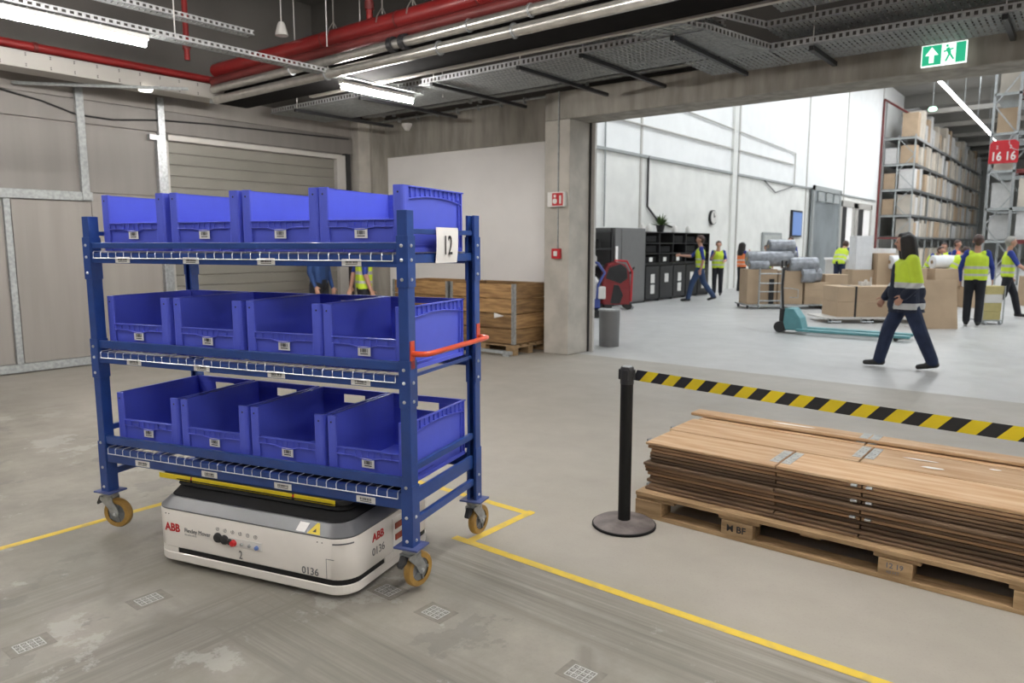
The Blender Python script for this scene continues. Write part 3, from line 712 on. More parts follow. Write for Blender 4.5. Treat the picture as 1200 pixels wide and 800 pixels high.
for z, rn, xs, v in rows:
    for i, x in enumerate(xs):
        o = proto if first else copy_tree(proto); first = False
        p = CO+ROT@Vector((x, v+random.uniform(-.004, .004), 0)); o.location = (p.x, p.y, z); o.rotation_euler = (0, 0, CA+R(random.uniform(-.5, .5)))
        tag(o, 'blue open-front plastic bin, %s on the %s shelf of the cart' % (names[i], rn), 'bin', 'blue bins on the %s shelf of the cart' % rn)

# ================================================================== robot (in the cart's axes)
rob = thing('mobile_robot', 'flat white mobile robot with a grey band, parked under the cart', 'robot', CO, CA)
X0, X1, Y0, Y1 = .525, 1.672, -.19, .56
MB().loft([rrect(X0+.004, X1-.004, Y0+.004, Y1-.004, .10, .028, 10), rrect(X0, X1, Y0, Y1, .105, .033, 10), rrect(X0, X1, Y0, Y1, .105, .068, 10), rrect(X0+.004, X1-.004, Y0+.004, Y1-.004, .10, .071, 10)]).build('skirt', M_RW, rob)
MB().loft([rrect(X0+.05, X1-.05, Y0+.045, Y1-.045, .07, .012, 8), rrect(X0+.006, X1-.006, Y0+.006, Y1-.006, .10, .06, 8), rrect(X0+.006, X1-.006, Y0+.006, Y1-.006, .10, .100, 8)]).build('chassis', M_RB, rob)
m = MB(); m.smooth = True
m.loft([rrect(X0+.003, X1-.003, Y0+.006, Y1-.003, .10, .096, 8), rrect(X0-.001, X1, Y0+.001, Y1, .105, .101, 8), rrect(X0, X1, Y0, Y1, .105, .276, 8), rrect(X0+.004, X1-.004, Y0+.004, Y1-.004, .10, .283, 8)])
body = m.build('body', M_RW, rob)
m = MB()
pts = rrect(X0, X1, Y0, Y1, .105, 0, 8)
m.box(X0+.0015, X0+.03, Y0+.10, Y1-.15, .066, .097).build('lower_fill', M_RW, rob); m = MB().box(X0+.104, X0+.16, Y0+.0015, Y0+.03, .066, .097)
ar = [(X0+.105-.1035*math.cos(R(a)), Y0+.105-.1035*math.sin(R(a))) for a in range(0, 91, 10)]
m.build('lower_fill', M_RW, rob); MB().prism(ar+[(X0+.105, Y0+.04), (X0+.04, Y0+.105)], .066, .097).build('lower_fill', M_RW, rob)
m = MB().box(X1-.03, X1-.0015, .10, Y1-.15, .066, .097)
m.build('lower_fill', M_RW, rob)
MB().lathe([(0, 0), (.05, 0), (.055, .005), (.055, .024), (.05, .028), (0, .028)], (X1-.075, Y0+.075, .067), 20).build('scanner', M_RB, rob)
m = MB(); m.smooth = True
m.loft([rrect(X0+.002, X1-.002, Y0+.002, Y1-.002, .103, .284, 8), rrect(X0+.002, X1-.002, Y0+.002, Y1-.002, .103, .290, 8), rrect(X0+.045, X1-.045, Y0+.042, Y1-.042, .078, .332, 8), rrect(X0+.049, X1-.049, Y0+.046, Y1-.046, .075, .335, 8)])
m.build('top_band', M_RG, rob)
m = MB()
BX0, BX1, BY0, BY1 = .53, 1.54, -.05, .50
m.loft([rrect(X0+.051, X1-.051, Y0+.048, Y1-.048, .075, .337, 8), rrect(X0+.055, X1-.055, Y0+.052, Y1-.052, .07, .341, 8), rrect(BX0+.01, BX1+.02, BY0-.0, BY1, .07, .352, 8), rrect(BX0+.0, BX1+.03, BY0-.01, BY1, .07, .360, 8), rrect(BX0+.0, BX1, BY0+.01, BY1, .06, .370, 8), rrect(BX0-.03, BX1+.01, BY0+.0, BY1, .06, .380, 8), rrect(BX0-.03, BX1-.03, BY0+.01, BY1, .06, .386, 8)])
m.build('bellows', M_RUB, rob)
m = MB(); m.loft([rrect(.426, 1.555, -.040, .60, .05, .372, 6), rrect(.426, 1.555, -.040, .60, .05, .3985, 6)]); m.build('lift_platform', M_BLK, rob, bevel=.003)
m = MB()
for a, b in ((.425, .632), (.646, 1.262), (1.277, 1.505)):
    MB().box(a, b, -.046, -.040, .373, .3985).build('yellow_strip', M_YEL, rob, bevel=.001)
for a in (.639, 1.2695): MB().box(a-.004, a+.004, -.045, -.040, .378, .394).build('reflector', M_INKR, rob)
# slot outline, seams
m = MB(); m.box(1.558, 1.560, Y0-.0004, Y0+.002, .101, .192).box(1.558, 1.60, Y0-.0004, Y0+.002, .190, .192).box(X0+.055, X0+.057, Y0+.014, Y0+.016, .101, .2); m.build('seam', M_INKG, body)
m = MB()
for x in (.62, .64, 1.515, 1.54): m.cyl((x, Y0-.0008, .262), (x, Y0+.002, .262), .003, 8)
m.build('screw', M_BLK, body)
# curved dark light strip at the corner
m = MB()
def cpt(a, r=.1065): return (X1-.105+r*math.sin(R(a)), Y0+.105-r*math.cos(R(a)))
for a in range(14, 66, 4):
    p, q = cpt(a), cpt(a+4); m.add([(*p, .258), (*q, .258), (*q, .265), (*p, .265)], [(0, 1, 2, 3)])
m.build('light_strip', M_INKG, body)
# control row
c = MB().box(.925, 1.205, Y0-.003, Y0, .165, .205).build('control_panel', M_WHITE, rob, bevel=.002)
def knob(x, z, r, mt, dep=.018, name='button'):
    k = MB().lathe([(0, 0), (r*1.15, 0), (r*1.15, .004), (r, .006), (r*.95, dep), (0, dep+.002)], n=16).build(name, mt, c, loc=(x, Y0-.003, z)); k.rotation_euler = (R(90), 0, 0)
knob(.950, .192, .021, M_BLK, .012, 'rotary_knob'); knob(.990, .188, .020, M_BLK, .012, 'rotary_knob'); knob(1.020, .183, .013, M_BLK, .01); knob(1.043, .181, .014, M_INKR, .016, 'stop_button')
knob(1.09, .182, .007, M_GALV, .008, 'key_switch'); knob(1.135, .181, .007, M_GALV, .008, 'key_switch'); knob(1.178, .179, .009, mat('blue_button', (.15, .25, .6), .3), .01)
for x in (.945, .99, 1.035, 1.08, 1.125, 1.17):
    m = MB()
    for k in range(8):
        if k == 2 and x < 1.1: continue
        a = 2*PI*k/8; z = .232-(x-.945)*.02; m.obox((x+.009*math.cos(a), Y0-.001, z+.009*math.sin(a)), (x+.009*math.cos(a+.7), Y0-.001, z+.009*math.sin(a+.7)), .0012, .0015)
    m.box(x-.001, x+.001, Y0-.0012, Y0, z-.005, z+.005).build('symbol', M_INKG, rob)

nf = (0, -1, 0)
text('ABB', .055, rob, 'brand_mark', M_INKR, face_mtx((.612, Y0-.0005, .178), nf), off=.0016, sx=.95)
text('Flexley Mover', .030, rob, 'lettering', M_INKG, face_mtx((.735, Y0-.0005, .184), nf), sx=.95)
m = MB()
for k in range(9): m.box(.737+k*.0085, .742+k*.0085, Y0-.001, Y0, .168, .176-(k % 3)*.0015)
m.build('lettering', M_INKL, rob)
text('2', .056, rob, 'lettering', M_INKG, face_mtx((1.066, Y0-.0005, .108), nf), sx=.8)
text('0136', .046, rob, 'lettering', M_INKG, face_mtx((1.425, Y0-.0005, .105), nf), off=.0004)
ns = (1, 0, 0)
text('ABB', .052, rob, 'brand_mark', M_INKR, face_mtx((X1+.0005, .0, .212), ns), off=.0016)
text('0136', .052, rob, 'lettering', M_INKG, face_mtx((X1+.0005, -.005, .145), ns))
p = MB().box(X1, X1+.003, .165, .34, .10, .262).build('tail_plate', M_WHITE, rob, bevel=.001)
for z in (.15, .205): MB().box(X1+.003, X1+.008, .185, .33, z, z+.03).build('tail_light', mat('tail_red', (.32, .04, .02), .3), p, bevel=.002)
# stickers on the sloping band
def onband(x, s, off=.001):   # s 0..1 up the band on the front side
    return (x, Y0+.002+.040*s-off*.8, .290+.042*s+off*.6)
q = [onband(1.395, .1), onband(1.445, .1), onband(1.452, .85), onband(1.40, .85)]; MB().quad(*q).build('sticker', M_WHITE, rob)
q = [onband(1.458, .05, .0012), onband(1.528, .05, .0012), onband(1.503, .95, .0012), onband(1.490, .95, .0012)]; ws = MB().quad(*q).build('warning_sticker', M_YEL, rob)
MB().add([onband(1.484, .22, .002), onband(1.503, .22, .002), onband(1.496, .5, .002)], [(0, 1, 2)]).build('pictogram', M_INK, ws)

# ================================================================== floor code tags
spots = [(-3.13, 1.36, 90, 'left of the robot, the nearer of two'), (-3.122, .895, 90, 'at the lower left corner of the view'), (-2.061, 2.065, 0, 'in front of the right front caster'), (-1.335, 2.076, 0, 'at the bottom centre edge of the view'), (-2.37, 2.072, 0, 'half under the right end of the robot')]
for x, y, a, lb in spots:
    t = thing('floor_tag', 'small square white code tag on the floor, '+lb, 'tag', (x, y, 0), R(a), 'code tags on the floor'); t.scale = (.68, .68, 1)
    MB().box(-.115, .115, -.085, .085, .0004, .0012).build('backing', M_TAGG, t)
    m = MB()
    for i in range(5): m.box(-.072+i*.0347-.0028, -.072+i*.0347+.0028, -.055, .055, .0012, .0019)
    for j in range(4): m.box(-.075, .070, -.055+j*.0365-.0028, -.055+j*.0365+.0028, .0012, .0018)
    m.build('white_grid', M_TAG, t)
    m = MB()
    for i in range(4):
        for j in range(3):
            cx, cy = -.0546+i*.0347, -.0367+j*.0365
            m.box(cx-.012, cx+.012, cy-.012, cy+.012, .0012, .0016)
    m.build('code_cell', M_TAGC, t)
    m = MB(); rr = random.Random(int(x*99))
    for i in range(4):
        for j in range(3):
            cx, cy = -.0546+i*.0347, -.0367+j*.0365
            for k in range(5): ax, ay = rr.uniform(-.009, .006), rr.uniform(-.009, .006); m.box(cx+ax, cx+ax+.004, cy+ay, cy+ay+.004, .0016, .0018)
    m.build('code_dots', M_TAG, t)

# ================================================================== stanchion with tape
t = thing('barrier_post', 'black barrier post on a round worn base beside the pallet', 'barrier', (-1.925, 3.41, 0))
MB().lathe([(0, 0), (.165, 0), (.172, .006), (.172, .014), (.160, .024), (.08, .034), (.036, .038), (0, .038)], n=48).build('base', M_CAST, t)
MB().lathe([(.172+.0, .001), (.176, .004), (.176, .013), (.172, .016)], n=48).build('base_ring', M_RUB, t)
MB().lathe([(0, .036), (.034, .036), (.034, .80), (0, .80)], n=24).build('pole', M_POST, t)
MB().lathe([(0, .80), (.036, .80), (.037, .805), (.037, .885), (.033, .895), (0, .895)], n=24).build('cassette', M_BLK, t)
MB().lathe([(0, .895), (.026, .895), (.025, .899), (0, .900)], n=24).build('cap', M_GALV, t)
m = MB()
for a in (20, 110, 200, 290): m.box(.034, .045, -.012, .012, .825, .88, R(a), (0, 0))
m.build('clip', M_BLK, t)
# tape to a point beyond the right edge
A = Vector((-1.895, 3.42, .853)); Bp = Vector((1.2, 3.17, .85)); tp = thing('barrier_tape', 'black and yellow striped barrier tape stretched from the post', 'tape', (0, 0, 0))
nst = 46; hh_ = .029; Ld = (Bp-A)
for ci, mt in ((0, M_BLK), (1, M_YEL)):
    m = MB()
    for k in range(nst):
        if k % 2 != ci: continue
        for (z0, z1) in ((-hh_, hh_),):
            a0 = k/nst; a1 = (k+1)/nst; sl = .026/Ld.length
            def P(u, z): 
                u = max(0, min(1, u)); q = A+Ld*u; q.z += z-.012*math.sin(PI*u); return q
            th = Vector((Ld.y, -Ld.x, 0)).normalized()*.0006
            q = [P(a0-sl, z0), P(a1-sl, z0), P(a1+sl, z1), P(a0+sl, z1)]
            m.add([v+th for v in q]+[v-th for v in q], [(0, 1, 2, 3), (7, 6, 5, 4)])
    m.build('black_stripes' if ci == 0 else 'yellow_stripes', mt, tp)
t = thing('barrier_post', 'second black barrier post outside the view at the far end of the tape', 'barrier', (1.235, 3.165, 0))
MB().lathe([(0, 0), (.165, 0), (.172, .014), (.160, .024), (.036, .038), (0, .038)], n=32).build('base', M_CAST, t)
MB().lathe([(0, .036), (.032, .036), (.032, .87), (0, .88)], n=20).build('pole', M_POST, t)

# ================================================================== pallet with folded collars
px0, px1, py0, py1 = -1.955, .22, 3.59, 4.62
pal = thing('wooden_pallet', 'long wooden pallet carrying the stack of folded boards', 'pallet', (0, 0, 0))
cols = ((-1.955, -1.79), (-1.44, -1.27), (-.675, -.53), (-.15, .03))
for y in (py0, (py0+py1)/2-.06, py1-.12):
    for i, (a, b) in enumerate(cols):
        o = MB().box(a, b, y, y+.12, .022, .10).build('block', M_PAL, pal, bevel=.003)
        if y == py0 and i == 1:
            text('M BF', .05, o, 'stamp', M_INK, face_mtx((a+.03, py0-.0006, .045), nf), off=.001)
        if y == py0 and i == 2:
            text('12 19', .034, o, 'stamp', M_INKG, face_mtx((a+.03, py0-.0006, .062), nf), off=.0008); text('40 HT', .022, o, 'stamp', M_INKG, face_mtx((a+.035, py0-.0006, .035), nf))
    MB().box(px0, .22, y, y+.11, 0, .022).build('bottom_board', M_PAL, pal, bevel=.002)
for (a, b) in ((px0, -1.72), (-1.46, -1.24), (-.70, -.50), (-.17, .05)):
    MB().box(a, b, py0+.01, py1, .100, .122).build('stringer_board', M_PAL, pal, bevel=.002)
for i, y in enumerate((py0, py0+.2, py0+.4, py0+.6, py0+.8, py1-.14)):
    MB().box(px0, .22, y, y+.14, .122, .144).build('deck_board', M_PAL, pal, bevel=.002)
MB().box(-1.04, -.94, py0+.02, py0+.09, .105, .121).build('broken_chip', M_PAL, pal, bevel=.004)
# stacks of folded pallet collars
BRK = {'front': (-1.19, -.78), 'middle': (-.875, -1.25), 'rear': (-.93, -1.2)}
def collar(name_i, stack_i, y0, z, jig, mt, top=False, xoff=0, wid=.195, T=.0178, knuck=0):
    lab = 'folded hinged wooden pallet collar, %s of the %s stack on the pallet' % (name_i, stack_i)
    t = thing('pallet_collar', lab, 'pallet collar', (xoff, y0, z), R(jig), 'folded pallet collars')
    rr = random.Random(int(z*1e4)+int(y0*77))
    for k in range(2):
        br = BRK[stack_i][1-k]-xoff; z0 = k*(T+.0022)
        e0 = -1.95+rr.uniform(-.028, .03); dy = rr.uniform(-.012, .010); wv = wid+rr.uniform(-.004, .008)
        M_ = M_W3 if (top and k == 1) else rr.choice(mt)
        for a, b in ((e0, br-.003), (br+.003, e0+2.07)):
            MB().box(a, b, dy, wv+dy, z0, z0+T*rr.uniform(.88, 1)).build('board', M_, t, bevel=.004)
        if top and k == 1:
            for s in (-1, 1):
                x = br+s*.030; d1 = .14 if stack_i == 'rear' else .24
                sk = .0
                h = MB().box(x-.023, x+.023, wid-.03-d1, wid-.03, z0+T, z0+T+.0022).build('hinge_plate', M_GALVM, t, bevel=.0008)
                m = MB()
                for q in (.2, .5, .8): m.cyl((x-.010, wid-.03-d1*q, z0+T+.002), (x-.010, wid-.03-d1*q, z0+T+.0035), .005, 8).cyl((x+.010, wid-.03-d1*q-.02, z0+T+.002), (x+.010, wid-.03-d1*q-.02, z0+T+.0035), .005, 8)
                m.build('rivets', M_HUB, h)
        if (knuck == 1 and k == 0) or knuck == 2:
            for s in (-1, 1): MB().tube([(br+s*.034-.014, dy-.004, z0+T*.6), (br+s*.034+.014, dy-.006, z0+T*.8)], .0075, 8).box(br+s*.034-.012, br+s*.034+.012, dy-.003, dy+.01, z0+T*.9, z0+T+.003).build('hinge_knuckle', M_GALV, t)
        if rr.random() < .5:
            MB().box(e0-.012, e0+.004, .03, .09, z0+.002, z0+T-.002).box(e0-.02, e0-.008, .045, .075, z0-.004, z0+T).build('end_bracket', M_HUB, t)
    return t
ordn = ['lowest', 'second from the bottom', 'third from the bottom', 'fourth from the bottom', 'third from the top', 'second from the top', 'topmost']
for si, (y0, sn, n) in enumerate(((3.665, 'front', 7), (4.015, 'middle', 7), (4.37, 'rear', 7))):
    z = .145
    for i in range(n):
        top = i == n-1
        mt = ([M_W2], [M_W2], [M_W2, M_W2, M_W1], [M_W2, M_W1], [M_W2], [M_W1, M_W1, M_W2], [M_W1])[i]
        wd = (.325, .335, .19)[si]; T_ = (.0165, .019, .0172, .0185, .016, .018, .0175)[i]
        collar(ordn[i], sn, y0+(random.uniform(-.016, .016) if not top else 0), z, random.uniform(-.25, .25), mt, top, random.uniform(-.02, .02)+(.03 if si == 0 else 0), wd, T_, (0, 0, 1, 0, 1, 0, 1)[i] if si == 0 else 0)
        z += 2*(T_+.0022)+.0012
o_ = z
t = thing('loose_board', 'narrow raised wooden board lying along the back of the stack', 'board', (0, 0, 0))
MB().box(-2.0, .12, 4.40, 4.53, o_+.001, o_+.021).build('board', M_W3, t, bevel=.005)
for s in (-.028, .028): MB().box(-.92+s-.022, -.92+s+.022, 4.405, 4.525, o_+.021, o_+.024).build('hinge_plate', M_GALVM, t)
for k, (x, y, z_, w_, h_) in enumerate(((-.62, 4.22, o_-.0005, .16, .012), (-.30, 4.26, o_-.0005, .05, .014), (-.05, 4.2, o_-.0005, .12, .03), (-1.35, 4.47, o_+.0212, .24, .014), (-.55, 4.1, o_-.0005, .10, .02))):  # white scuffs on the boards, laid on as thin patches
    m = MB(); n = 9
    m.prism([(x+w_*math.cos(2*PI*i/n)*.5*(1+.3*math.sin(i*3)), y+h_*math.sin(2*PI*i/n)*(1+.3*math.cos(i*5))) for i in range(n)], z_, z_+.0006)
    tag(m.build('white_scuff', M_PAPER), 'white scuff mark on the board stack, %s' % ['on the middle boards near the hinge', 'small one right of the long scuff', 'at the right edge of the view', 'on the raised rear board', 'on the joint between front and middle boards'][k], 'paper')

# ================================================================== crate by the white wall
def crate(x1, label):
    t = thing('wooden_crate', label, 'crate', (x1, 7.86, 0))
    w_, d_ = 1.2, .82
    for i in range(4):
        z0 = .155+i*.212
        for (a, b, c, e) in ((-w_, 0, 0, .022), (-w_, 0, d_-.022, d_), (-w_, -w_+.022, .022, d_-.022), (-.022, 0, .022, d_-.022)):
            MB().box(a, b, c, e, z0+.003, z0+.202).build('board', M_CRW, t, bevel=.009)
    m = MB()
    for xx in (0, -w_):
        for i in range(4):
            z0 = .155+i*.212; sx = 1 if xx == 0 else -1
            m.box(xx-.045, xx+.0, -.005, 0, z0+.0, z0+.212) if sx == 1 else m.box(xx, xx+.045, -.005, 0, z0, z0+.212)
            m.box(min(xx, xx+sx*.005), max(xx, xx+sx*.005), -.005, .045, z0, z0+.212)
            m.cyl((xx, -.004, z0+.02), (xx, -.004, z0+.06), .009, 8)
    m.build('corner_hinge', M_GALV, t)
    for a in (-w_, -w_/2-.07, -.145):
        for b in (0, d_/2-.07, d_-.1): MB().box(a, a+.145, b, b+.1, .022, .10).build('block', M_PAL, t, bevel=.003)
    for b in (0, d_/2-.07, d_-.1): MB().box(-w_, 0, b, b+.1, 0, .022).build('bottom_board', M_PAL, t)
    for k in range(5): b = k*(d_-.13)/4; MB().box(-w_, 0, b, b+.13, .122, .144).build('deck_board', M_PAL, t)
    for a in (-w_, -w_/2-.07, -.145): MB().box(a, a+.145, 0, d_, .10, .122).build('stringer_board', M_PAL, t)
    if x1 > -7: MB().add([(-.36, -.0008, .51), (-.18, -.0008, .55), (-.36, -.0008, .59)], [(0, 1, 2)]).build('torn_label', M_PAPER, t)
    return t
crate(-6.24, 'wooden collar crate on a pallet beside the concrete pillar'); crate(-7.50, 'wooden collar crate behind the cart, left of the pillar crate')
o = tag(MB().box(-8.8, -6.2, 7.74, 7.78, .03, .075).build('floor_rail', M_GALVM), 'low grey steel rail on the floor before the crates', 'rail'); MB().box(-8.8, -8.7, 7.74, 7.78, 0, .03).box(-6.35, -6.25, 7.74, 7.78, 0, .03).build('foot', M_GALVM, o)
t = thing('waste_bin', 'grey round waste bin right behind the concrete pillar', 'bin', (-5.72, 9.55, 0))
MB().lathe([(0, 0), (.15, 0), (.16, .55), (.155, .56), (0, .54)], n=24).build('drum', M_GREYC, t); MB().lathe([(.15, .55), (.17, .55), (.17, .57), (.15, .57)], n=24).build('rim', M_GALVM, t)
#PART2
# ================================================================== people
def capsule(m, p0, p1, r0, r1, n=12):
    p0, p1 = Vector(p0), Vector(p1); d = (p1-p0); L_ = d.length
    if L_ < 1e-4: d = Vector((0, 0, 1)); p1 = p0+d*.001
    d.normalize(); pts = []; rs = []
    for k in range(4): a = PI/2*k/4; pts.append(p0-d*r0*math.cos(a)); rs.append(max(.001, r0*math.sin(a)))
    pts.append(p0); rs.append(r0); pts.append(p1); rs.append(r1)
    for k in range(1, 5): a = PI/2*k/4; pts.append(p1+d*r1*math.sin(a)); rs.append(max(.001, r1*math.cos(a)))
    m.tube(pts, rs, n)
def fuse(name, caps, vox, mats, parent, pick, smooth=4, cut=None):
    """caps: (p0,p1,r0,r1,tag). One continuous surface; pick(tag, centre) gives the material index."""
    m = MB()
    for c in caps: capsule(m, *c[:4])
    o = m.build(name, mats, None)
    r = o.modifiers.new('r', 'REMESH'); r.mode = 'VOXEL'; r.voxel_size = vox; r.use_smooth_shade = True
    s = o.modifiers.new('s', 'SMOOTH'); s.iterations = smooth; s.factor = .5
    dg = bpy.context.evaluated_depsgraph_get(); dg.update()
    me = bpy.data.meshes.new_from_object(o.evaluated_get(dg)); bpy.data.objects.remove(o)
    me.materials.clear()
    for mt in mats: me.materials.append(mt)
    C_ = [(Vector(c[0]), Vector(c[1]), c[2], c[3], c[4]) for c in caps]
    idx = []
    for p in me.polygons:
        q = p.center; best = 1e9; bt = 0
        for a, b, ra, rb, tg in C_:
            ab = b-a; l2 = ab.length_squared; u = 0 if l2 < 1e-9 else max(0, min(1, (q-a).dot(ab)/l2))
            dd = (q-(a+ab*u)).length-(ra+(rb-ra)*u)
            if dd < best: best = dd; bt = tg
        idx.append(pick(bt, q))
    me.polygons.foreach_set('material_index', idx); me.polygons.foreach_set('use_smooth', [True]*len(idx)); me.update()
    if cut:
        bm = bmesh.new(); bm.from_mesh(me); gm = bm.verts[:]+bm.edges[:]+bm.faces[:]
        r_ = bmesh.ops.bisect_plane(bm, geom=gm, plane_co=(0, 0, cut[0]), plane_no=(0, 0, -1), clear_outer=True)
        ed = [e for e in r_['geom_cut'] if isinstance(e, bmesh.types.BMEdge)]
        f_ = bmesh.ops.holes_fill(bm, edges=ed)['faces']
        for f in f_: f.material_index = cut[1]; f.smooth = False
        bm.to_mesh(me); bm.free()
    ob = bpy.data.objects.new(name, me); COL.objects.link(ob)
    if parent: ob.parent = parent
    return ob
def person(label, loc, rot, H=1.72, pose=None, shirt=M_BLUC, trous=M_TROU, hair=M_HAIRB, vest=None, long_sleeve=False, long_hair=False, vox=.014, jacket=None, group=None):
    P = dict(pel=(0, 0, .95), chest=(0, .01, 1.30), neck=(0, .0, 1.47), head=(0, .03, 1.63), face=(0, 1, 0),
             shL=(-.185, 0, 1.41), elL=(-.24, -.02, 1.13), wrL=(-.25, .06, .88), shR=(.185, 0, 1.41), elR=(.24, -.02, 1.13), wrR=(.25, .06, .88),
             hiL=(-.09, 0, .92), knL=(-.10, .02, .50), anL=(-.10, -.02, .09), hiR=(.09, 0, .92), knR=(.10, .02, .50), anR=(.10, -.02, .09), tL=None, tR=None)
    P.update(pose or {}); k = H/1.75
    V = {a: (Vector(b)*k if b is not None and a != 'face' else b) for a, b in P.items()}
    t = thing('person', label, 'person', loc, rot, group)
    F = Vector(V['face']).normalized(); Rt = F.cross(Vector((0, 0, 1))).normalized()
    up = (V['neck']-V['pel']).normalized(); fwd = Vector((0, 1, 0)); sd = Vector((1, 0, 0))
    c = []
    def add(a, b, ra, rb, tg): c.append((a, b, ra*k, rb*k, tg))
    for s in (-1, 1):
        add(V['pel']+sd*s*.07*k, V['chest']+sd*s*.085*k, .095, .105, 0)
        add(V['chest']+sd*s*.085*k, V['sh'+('L' if s < 0 else 'R')]*.75+V['neck']*.25-up*.05*k, .10, .07, 0)
    add(V['pel'], V['chest'], .105, .12, 0)
    add(V['neck']-up*.06*k, V['neck']*.4+V['head']*.6, .058, .05, 2)
    hd = V['head']
    add(hd+F*.0+Vector((0, 0, .025*k)), hd-F*.025*k+Vector((0, 0, .03*k)), .088, .090, 2)
    add(hd+F*.030*k, hd+F*.035*k-Vector((0, 0, .055*k)), .066, .044, 2)
    add(hd+F*.085*k+Vector((0, 0, .01*k)), hd+F*.103*k-Vector((0, 0, .012*k)), .010, .014, 2)
    for s in (-1, 1): add(hd+Rt*s*.086*k-F*.01*k+Vector((0, 0, .012*k)), hd+Rt*s*.088*k-F*.015*k-Vector((0, 0, .02*k)), .016, .011, 2)
    for S, s in (('L', -1), ('R', 1)):
        sh, el, wr = V['sh'+S], V['el'+S], V['wr'+S]
        add(sh-sd*s*.02*k, el, .062, .046, 4)
        add(el, wr, .044, .029, 5)
        d = (wr-el).normalized(); side = d.cross(fwd if abs(d.y) < .8 else Vector((0, 0, 1))).normalized(); nrm = side.cross(d)
        pw = d*.085*k
        for q in (-.022, 0, .022): add(wr, wr+pw+nrm*q*k, .020, .016, 2)
        for j, q in enumerate((-.033, -.011, .011, .033)):
            L1 = (.062, .074, .068, .052)[j]; b0 = wr+pw+nrm*q*k; b1 = b0+d*L1*.5*k+nrm*q*.1*k; b2 = b1+(d*.8+side*.5*(-s)).normalized()*L1*.5*k
            add(b0, b1, .0100, .0092, 2); add(b1, b2, .0092, .0080, 2)
        th = wr+d*.02*k+nrm*.022*k; add(th, th+(d*.6+nrm*.7).normalized()*.05*k, .013, .011, 2); add(th+(d*.6+nrm*.7).normalized()*.05*k, th+(d*.75+nrm*.55).normalized()*.085*k, .011, .009, 2)
        hi, kn, an = V['hi'+S], V['kn'+S], V['an'+S]
        lw = 1.2 if jacket else 1.06
        add(hi, kn, .098*(1+(lw-1)*.4), .073*lw, 1); add(kn, an+(kn-an).normalized()*.02, .073*lw, .062*lw, 1)
        toe = V['t'+S] if V['t'+S] is not None else an+Vector((0, .17, -.045))*k
        dt = (toe-an).normalized()
        add(an-Vector((0, 0, .03*k))-Vector((0, .035*k, 0)), toe, .044, .034, 3)
    add(V['hiL'], V['hiR'], .10, .10, 1); add(V['pel']-up*.02*k, V['pel']+up*.03, .115, .115, 1)
    mats = [shirt, trous, M_SKIN, M_SHOE]
    def pick(tg, q):
        if tg in (0, 4): return 0
        if tg == 5: return 0 if long_sleeve else 2
        return {1: 1, 2: 2, 3: 3}[tg]
    body = fuse('body', c, vox, mats, t, pick)
    # hair
    hc = []
    hz = Vector((0, 0, 1))
    hc.append((hd-F*.022*k+hz*.045*k, hd-F*.035*k+hz*.03*k, .094*k, .095*k, 0)); hc.append((hd-F*.045*k+hz*.02*k, hd-F*.05*k-hz*.03*k, .075*k, .06*k, 0)); hc.append((hd+F*.03*k+hz*.085*k, hd-F*.03*k+hz*.075*k, .045*k, .07*k, 0))
    if long_hair:
        for s in (-1, 0, 1): hc.append((hd-F*.045*k+Rt*s*.05*k+hz*.03*k, hd-F*(.125-.02*abs(s))*k+Rt*s*.065*k-hz*.27*k, .088*k, .075*k, 0))
        for s in (-1, 1): hc.append((hd+Rt*s*.062*k+F*.012*k+hz*.04*k, hd+Rt*s*.072*k-F*.01*k-hz*.17*k, .05*k, .045*k, 0))
    fuse('hair', hc, max(vox*.8, .009), [hair], t, lambda a, b: 0, 3)
    if vox < .012:
        for s in (-1, 1):
            e = hd+F*.088*k+Rt*s*.033*k+Vector((0, 0, .012*k)); MB().lathe([(0, -.009), (.008, -.004), (.009, 0), (.008, .004), (0, .009)], e, 10).build('eye', M_INK, t)
        mo = hd+F*.088*k-Vector((0, 0, .052*k)); MB().obox(mo-Rt*.022*k, mo+Rt*.022*k, .012, .008).build('mouth', mat('lips', (.4, .12, .1), .5), t)
    if vest:
        vc = []
        for s, S in ((-1, 'L'), (1, 'R')):
            vc.append((V['pel']+sd*s*.085*k-up*.02*k, V['chest']+sd*s*.095*k, .112*k, .115*k, 0))
            vc.append((V['chest']+sd*s*.09*k, V['sh'+S]*.62+V['neck']*.38-up*.045*k, .11*k, .072*k, 0))
        vc.append((V['pel'], V['chest'], .12*k, .13*k, 0))
        pz = V['pel']; ax = up
        def vpick(a, q):
            h_ = (q-pz).dot(ax)/k
            return 1 if (.02 < h_ < .065 or .16 < h_ < .205) else 0
        fuse('vest', vc, vox, [vest, M_REFL], t, vpick, cut=(V['pel'].z-.06*k, 0))
    if jacket:
        jc = []
        up_ = Vector((0, 0, 1))
        for s, S in ((-1, 'L'), (1, 'R')):
            jc.append((V['pel']+sd*s*.085*k-up*.22*k, V['chest']+sd*s*.085*k, .135*k, .125*k, 0))
            jc.append((V['chest']+sd*s*.085*k, V['sh'+S]*.8+V['neck']*.2-up*.04*k, .12*k, .082*k, 0))
            jc.append((V['sh'+S], V['el'+S], .082*k, .070*k, 1)); jc.append((V['el'+S], V['wr'+S], .070*k, .056*k, 2))
        jc.append((V['neck']-F*.06*k-up*.02*k, V['neck']-F*.09*k-up*.10*k, .07*k, .06*k, 0))
        for z in (-.24, -.1, .05): jc.append((V['pel']+up*z*k-fwd*.07, V['pel']+up*z*k+fwd*.08, .150*k, .14*k, 0))
        jc.append((V['pel']-fwd*.06, V['chest']-fwd*.05, .13*k, .12*k, 0)); jc.append((V['pel']+fwd*.07, V['chest']+fwd*.05, .13*k, .12*k, 0))
